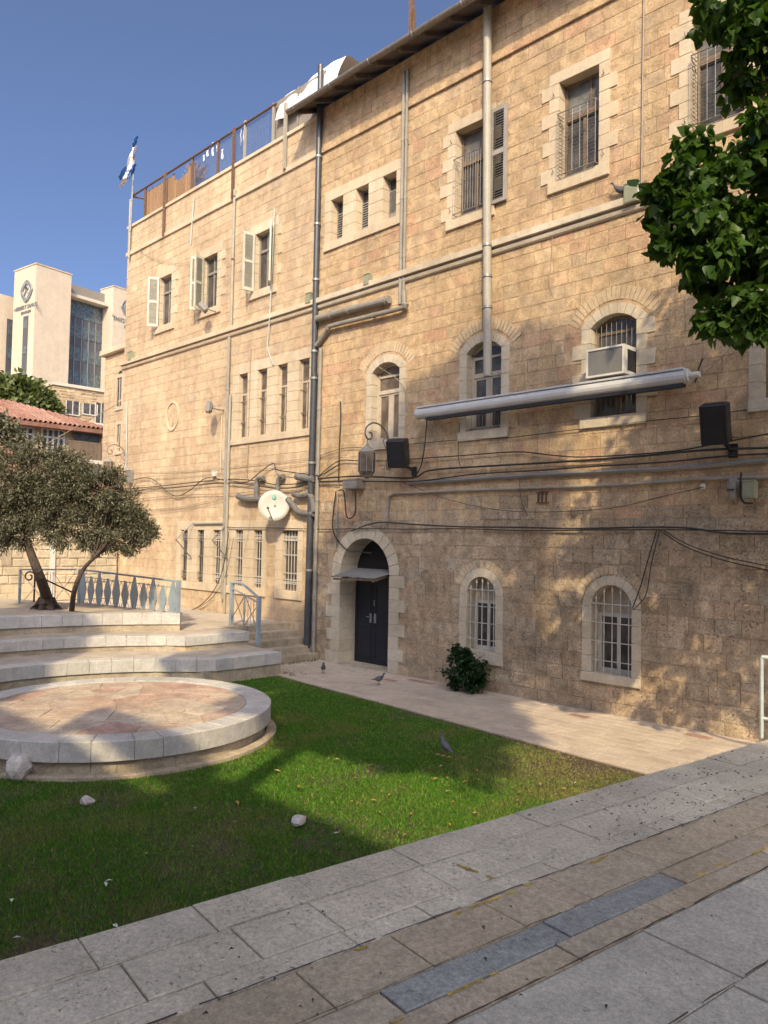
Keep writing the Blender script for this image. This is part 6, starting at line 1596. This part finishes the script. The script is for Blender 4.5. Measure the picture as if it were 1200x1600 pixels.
# rubble-stone house
H2 = -58.0
h2 = thing('rubble_house', (H2, 0, 0), 'flat-roofed rubble stone house with small square windows below the hotel', 'house')
zt = facx(83, 600, H2).z; ya, yb = facx(83, 620, H2).y, facx(170, 620, H2).y+2
MB().box(H2-8, H2, ya, yb, -.05, zt).build('wall', MAT['mortar'], h2)
cs_ = lay(ya, yb, zt-6, zt-.1, .24, (.25, .6), [], .25); mb = MB()
for c in cs_: stone_geo(mb, c, proud=random.uniform(0, .05), ch=.03, g=.012)
mb.v = [(H2-p[1], p[0], p[2]) for p in mb.v]; mb.build('rubble_masonry', MAT['rubble'], h2, kind='stuff')
MB().box(H2-8.1, H2+.15, ya-.1, yb, zt-.05, zt+.18).build('roof_slab', MAT['plaster'], h2)
q = facx(55, 610, H2-3); MB().box(H2-8, H2-3.0, q.y, ya+.0, -.05, zt-.25).build('side_wall', MAT['plaster'], h2)
for (px, py, w_, h_) in ((113, 638, .55, .55), (140, 640, .6, .45), (157, 650, .5, 1.0)):
    c = facx(px, py, H2); g_ = MB().box(H2+.03, H2+.06, c.y-w_, c.y+w_, c.z-h_, c.z+h_).build('window', MAT['glass'], h2); f = MB()
    for y in (c.y-w_, c.y+w_-.08): f.box(H2+.061, H2+.10, y, y+.08, c.z-h_, c.z+h_)
    f.box(H2+.061, H2+.095, c.y-w_+.08, c.y+w_-.08, c.z-h_, c.z-h_+.08); f.box(H2+.061, H2+.098, c.y-.03, c.y+.03, c.z-h_+.08, c.z+h_); f.build('frame', MAT['white_frame'], g_)
c = facx(154, 664, H2+.6); MB().box(H2+.05, H2+.9, c.y-.6, c.y+.7, c.z-.15, c.z+.1).build('balcony', MAT['white'], h2)
# greenery between the houses
ft = thing('distant_tree', (-52, -8, 0), 'leafy green tree behind the red-roofed house', 'tree')
dd = 56; cl = [cp(8, 612, 1.3, dd), cp(35, 618, 1.5, dd), cp(60, 628, 1.3, dd), cp(-15, 612, 1.6, dd), cp(25, 640, 1.6, dd), cp(70, 640, 1.0, dd), cp(0, 640, 1.8, dd)]
tr = MB(); b0 = pt(30, 640, dd); limb(tr, [(b0.x, b0.y, -.1), (b0.x, b0.y, 4), b0], .3, .12, 7); tr.build('trunk', MAT['bark'], ft); leaf_cloud('crown', cl, 4200, .38, MAT['leaf_far'], ft, 71, aspect=.6)
f2 = thing('garden_tree', (-36, -14, 0), 'small grey-green tree between the tiled wing and the balcony house', 'tree')
cl = [cp(5, 668, .75, 38), cp(-15, 672, .9, 38), cp(18, 682, .6, 38), cp(0, 690, .8, 38), cp(30, 690, .4, 38)]; tr = MB(); b0 = pt(0, 690, 38); limb(tr, [(b0.x, b0.y, -.1), (b0.x, b0.y, 3), b0], .2, .08, 7); tr.build('trunk', MAT['bark'], f2); leaf_cloud('crown', cl, 2600, .2, MAT['leaf_olive'], f2, 72, aspect=.45)

# ------------------------------------------------------------------ hotel
HD = 95.0
def rotv(ang): return Vector((_f0.x*math.cos(ang)-_f0.y*math.sin(ang), _f0.x*math.sin(ang)+_f0.y*math.cos(ang), 0))
AD, BD = rotv(R_(54)), rotv(R_(-36))                  # receding to the left / to the right
P0 = pt(57, 412, HD); ZT1 = P0.z; O = Vector((P0.x, P0.y, 0))
def solve(base, d, px, z):
    lo, hi = -60, 90
    for _ in range(50):
        m = (lo+hi)/2
        X, Y, k = proj(base+d*m+Vector((0, 0, z)))
        if (X < px) == (proj(base+d*(m+.1)+Vector((0,0,z)))[0] > X): lo = m
        else: hi = m
    return (lo+hi)/2
def hbox(s0, s1, t0, t1, z0, z1, b=0):
    mb = MB(); c = O+BD*((s0+s1)/2)+AD*((t0+t1)/2)+Vector((0,0,(z0+z1)/2)); return mb.obox(c, BD, AD, Vector((0,0,1)), (s1-s0)/2, (t1-t0)/2, (z1-z0)/2)
ht = thing('hotel_tower', (O.x, O.y, 0), 'tall pale stone hotel with lettered towers and a glass curtain wall', 'hotel')
La = solve(O, AD, 23, ZT1); Lb = solve(O, BD, 112, ZT1)
tw1 = hbox(0, Lb, 0, La, -.05, ZT1).build('tower', MAT['hotel'], ht)
hbox(-.08, Lb+.08, -.08, La+.08, ZT1-.02, ZT1+.12).build('tower_cap', MAT['dressed'], tw1)
# narrow window slot on the left face
def zpix(base, py):
    lo, hi = -5, 60
    for _ in range(40):
        m = (lo+hi)/2
        if proj(base+Vector((0,0,m)))[1] > py: lo = m
        else: hi = m
    return lo
ta_, tb_ = solve(O, AD, 40, 20), solve(O, AD, 32.5, 20); bm_ = O+AD*((ta_+tb_)/2); zs1 = zpix(bm_, 494)
hbox(-.06, .0, ta_, tb_, -.05, zs1).build('window_slot', MAT['grey_panel'], tw1)
for k in range(5): hbox(-.09, -.06, ta_+.1, tb_-.1, zs1-1.6-k*3.2, zs1-.6-k*3.2).build('pane', MAT['glass_sky'], tw1)
S2 = solve(O, BD, 176, ZT1-5); base2 = O+BD*S2; Z2 = zpix(base2, 447); La2 = .1
lo = solve(base2, AD, 157.5, Z2)
tw2 = hbox(S2, S2+9, 0, lo, -.05, Z2).build('tower', MAT['hotel'], ht)
hbox(S2-.08, S2+9.08, -.08, lo+.08, Z2-.02, Z2+.1).build('tower_cap', MAT['dressed'], tw2)
# curtain wall between the towers
TC = min(2.2, La*.5); sA, sB = Lb, S2
zc_top = zpix(O+BD*((sA+sB)/2)+AD*TC, 500); body = hbox(sA, sB, TC+.15, TC+9, -.05, zc_top+2.4).build('curtain_wall', MAT['grey_panel'], ht)
nc = 6; fh = 3.1
for c in range(nc):
    s0 = sA+(sB-sA)*(c+.1)/nc; s1 = sA+(sB-sA)*(c+.9)/nc
    for f_ in range(6):
        z1 = zc_top-.75-f_*fh; w_ = hbox(s0, s1, TC+.08, TC+.15, z1-1.75, z1).build('window', MAT['glass_sky'], body)
        if c in (0, 4): hbox(s0+.1, s1-.1, TC+.05, TC+.08, z1-1.05, z1-.95).build('transom', MAT['grey_panel'], w_)
    hbox(sA+(sB-sA)*c/nc-.05, sA+(sB-sA)*c/nc+.05, TC+.0, TC+.15, 2, zc_top).build('mullion', MAT['galv'], body)
hbox(sA+.2, sB-.2, TC+.1, TC+.2, zc_top+.1, zc_top+2.3).build('terrace_glass', MAT['glass_sky'], body)
hbox(sA, sB+.3, TC-1.2, TC+9, zc_top+2.4, zc_top+2.8).build('terrace_roof', MAT['plaster'], body)
hbox(sA, sB, TC-.2, TC-.12, zc_top+2.8, zc_top+4.3).build('roof_fence', MAT['wood_grey'], body)
# left wing of the hotel
lw = hbox(-9, 3, La+1.5, La+9, -.05, zpix(O+AD*(La+1.5), 462)).build('left_wing', MAT['hotel'], ht)
zl = zpix(O+AD*(La+1.5), 500)
s_l = solve(O+AD*(La+1.5), BD, 8, 20); s_r = solve(O+AD*(La+1.5), BD, 22, 20)
for f_ in range(6):
    for k in range(2): a_, b_ = s_l+(s_r-s_l)*(k+.08)/2, s_l+(s_r-s_l)*(k+.92)/2; hbox(a_, b_, La+1.42, La+1.5, zl-1.9-f_*3.1, zl-.3-f_*3.1).build('window', MAT['glass_sky'], lw)
hbox(s_l-.15, s_r+.1, La+1.455, La+1.5, 0, zl+.2).build('glazing_panel', MAT['grey_panel'], lw)
# lettering and emblem
def text(body_, size, origin, xd, zd, mat, parent, name='lettering'):
    cu = bpy.data.curves.new(name, 'FONT'); cu.body = body_; cu.size = size; cu.align_x = 'CENTER'; cu.extrude = .03; cu.resolution_u = 2
    ob = bpy.data.objects.new(name+'_c', cu); COL.objects.link(ob); dg = bpy.context.evaluated_depsgraph_get(); me = bpy.data.meshes.new_from_object(ob.evaluated_get(dg)); bpy.data.objects.remove(ob)
    nd = xd.cross(zd); mt = Matrix(((xd.x, zd.x, nd.x, 0), (xd.y, zd.y, nd.y, 0), (xd.z, zd.z, nd.z, 0), (0, 0, 0, 1))); mt.translation = Vector(origin)-Vector(wloc(parent))
    me.transform(mt); me.materials.clear(); me.materials.append(MAT[mat]); o = bpy.data.objects.new(name, me); COL.objects.link(o); o.parent = parent; return o
Zv = Vector((0, 0, 1))
def emblem(c, xd, w_, h_, parent):
    nd = xd.cross(Zv); mb = MB(); n = 28
    def dia(a, k): ca, sa = math.cos(a), math.sin(a); q = 1/(abs(ca)**1.4+abs(sa)**1.4)**(1/1.4); return c+xd*(w_*k*ca*q)+Zv*(h_*k*sa*q)+nd*.05
    for k_ in (1.0, .72): mb.tube([dia(2*math.pi*i/n, k_) for i in range(n+1)], .09, 4, False)
    for i in range(n):
        p = dia(2*math.pi*(i+.5)/n, .86); mb.tube([p+(xd*math.cos(a)+Zv*math.sin(a))*w_*.12 for a in [j*math.pi/4 for j in range(9)]], .07, 4, False)
    for s_ in (-1, 1): mb.tube(crom([c+xd*(s_*w_*.4)-Zv*h_*.4+nd*.05, c+xd*(s_*w_*.1)+nd*.05, c-xd*(s_*w_*.25)+Zv*h_*.25+nd*.05, c+Zv*h_*.42+nd*.05], 5), .09, 4)
    return mb.build('emblem', MAT['hlettering'], parent)
# left face of tower 1: faces -BD, reading direction runs towards the near edge (-AD)
mid = solve(O, AD, 38.5, 25); fc = O+AD*mid-BD*.05
emblem(Vector((fc.x, fc.y, zpix(fc, 455))), -AD, La*.26, 1.35, tw1)
text('HERBERT SAMUEL', La*.135, (fc.x, fc.y, zpix(fc, 482)), -AD, Zv, 'hlettering', tw1); text('JERUSALEM', La*.09, (fc.x, fc.y, zpix(fc, 489.5)), -AD, Zv, 'hlettering', tw1)
# tower 2: faces -AD, reading direction BD
fc2 = base2+BD*solve(base2, BD, 200, 24)-AD*.05
emblem(Vector((fc2.x, fc2.y, zpix(fc2, 483))), BD, 1.5, 1.5, tw2)
text('\u05dc\u05d0\u05d5\u05de\u05e1 \u05d8\u05e8\u05d1\u05e8\u05d4', .95, (fc2.x, fc2.y, zpix(fc2, 507)), BD, Zv, 'hlettering', tw2); text('\u05dd\u05d9\u05dc\u05e9\u05d5\u05e8\u05d9', .6, (fc2.x, fc2.y, zpix(fc2, 515)), BD, Zv, 'hlettering', tw2)
# cable to the corner and the second lantern by the tiled wing
o = MB().tube(crom([atx(0, 737, -27), at(100, 678, -2), at(186, 630, 1.4)], 6), .012, 5).build('cable', MAT['cable_tan']); tag(o, 'overhead wire running from the set-back block over the tiled roof', 'cable')
lp = at(198, 735, 0); lantern((lp.x, 0, lp.z), 'far wall lantern on its scrolled bracket, half hidden by the olive tree', None, 1.0)
wall_box('junction_box', 203, 745, .22, .42, .18, 'galv', 'grey metal cabinet on the corner above the olive crown', 'box')
pipe('thin_conduit', [at(199, 625, -.04), at(197, 735, -.04)], .02, 'bluepale', 'pale green conduit running down the far corner', 'conduit', 6)

# ------------------------------------------------------------------ pigeons
def pigeon(p, yaw, label, s=1.0):
    r = thing('pigeon', p, label, 'pigeon', 'pigeons'); M3 = Matrix.Translation(Vector(p)) @ Matrix.Rotation(yaw, 4, 'Z') @ Matrix.Scale(s, 4); mb = MB()
    sp = [(-.17, .085, .012, .006), (-.10, .10, .03, .016), (-.04, .115, .05, .046), (.03, .125, .056, .055), (.085, .15, .042, .046), (.115, .19, .026, .028), (.125, .225, .025, .026), (.14, .245, .022, .02), (.16, .243, .010, .010), (.185, .235, .002, .002)]
    vs = []; n = 8
    for x, z, ry, rz_ in sp: vs += [(x, ry*math.cos(2*math.pi*k/n), z+rz_*math.sin(2*math.pi*k/n)) for k in range(n)]
    fs = [(i*n+k, i*n+(k+1) % n, (i+1)*n+(k+1) % n, (i+1)*n+k) for i in range(len(sp)-1) for k in range(n)]
    mb.add([M3 @ Vector(q) for q in vs], fs); mb.build('body', MAT['pigeon'], r, smooth=True); lg = MB()
    for y in (-.02, .02): lg.tube([M3 @ Vector((.01, y, .085)), M3 @ Vector((.015, y, .0))], .004*s, 4); lg.tube([M3 @ Vector((-.01, y, .004)), M3 @ Vector((.04, y, .004))], .004*s, 4)
    lg.build('legs', MAT['rust'], r)
q = at(973, 308, -.08); pigeon((q.x, -.08, 8.995), R_(200), 'dark pigeon perched on the string course beside the green box', 1.25)
q = atz(591, 1070, .0); pigeon((q.x, q.y, .003), R_(10), 'pigeon walking on the path near the door')
q = atz(505, 1052, .0); pigeon((q.x, q.y, .003), R_(-40), 'pigeon seen from the front on the path by the weeds')
q = atz(697, 1183, .0); pigeon((q.x, q.y, .02), R_(160), 'dark pigeon feeding on the lawn')
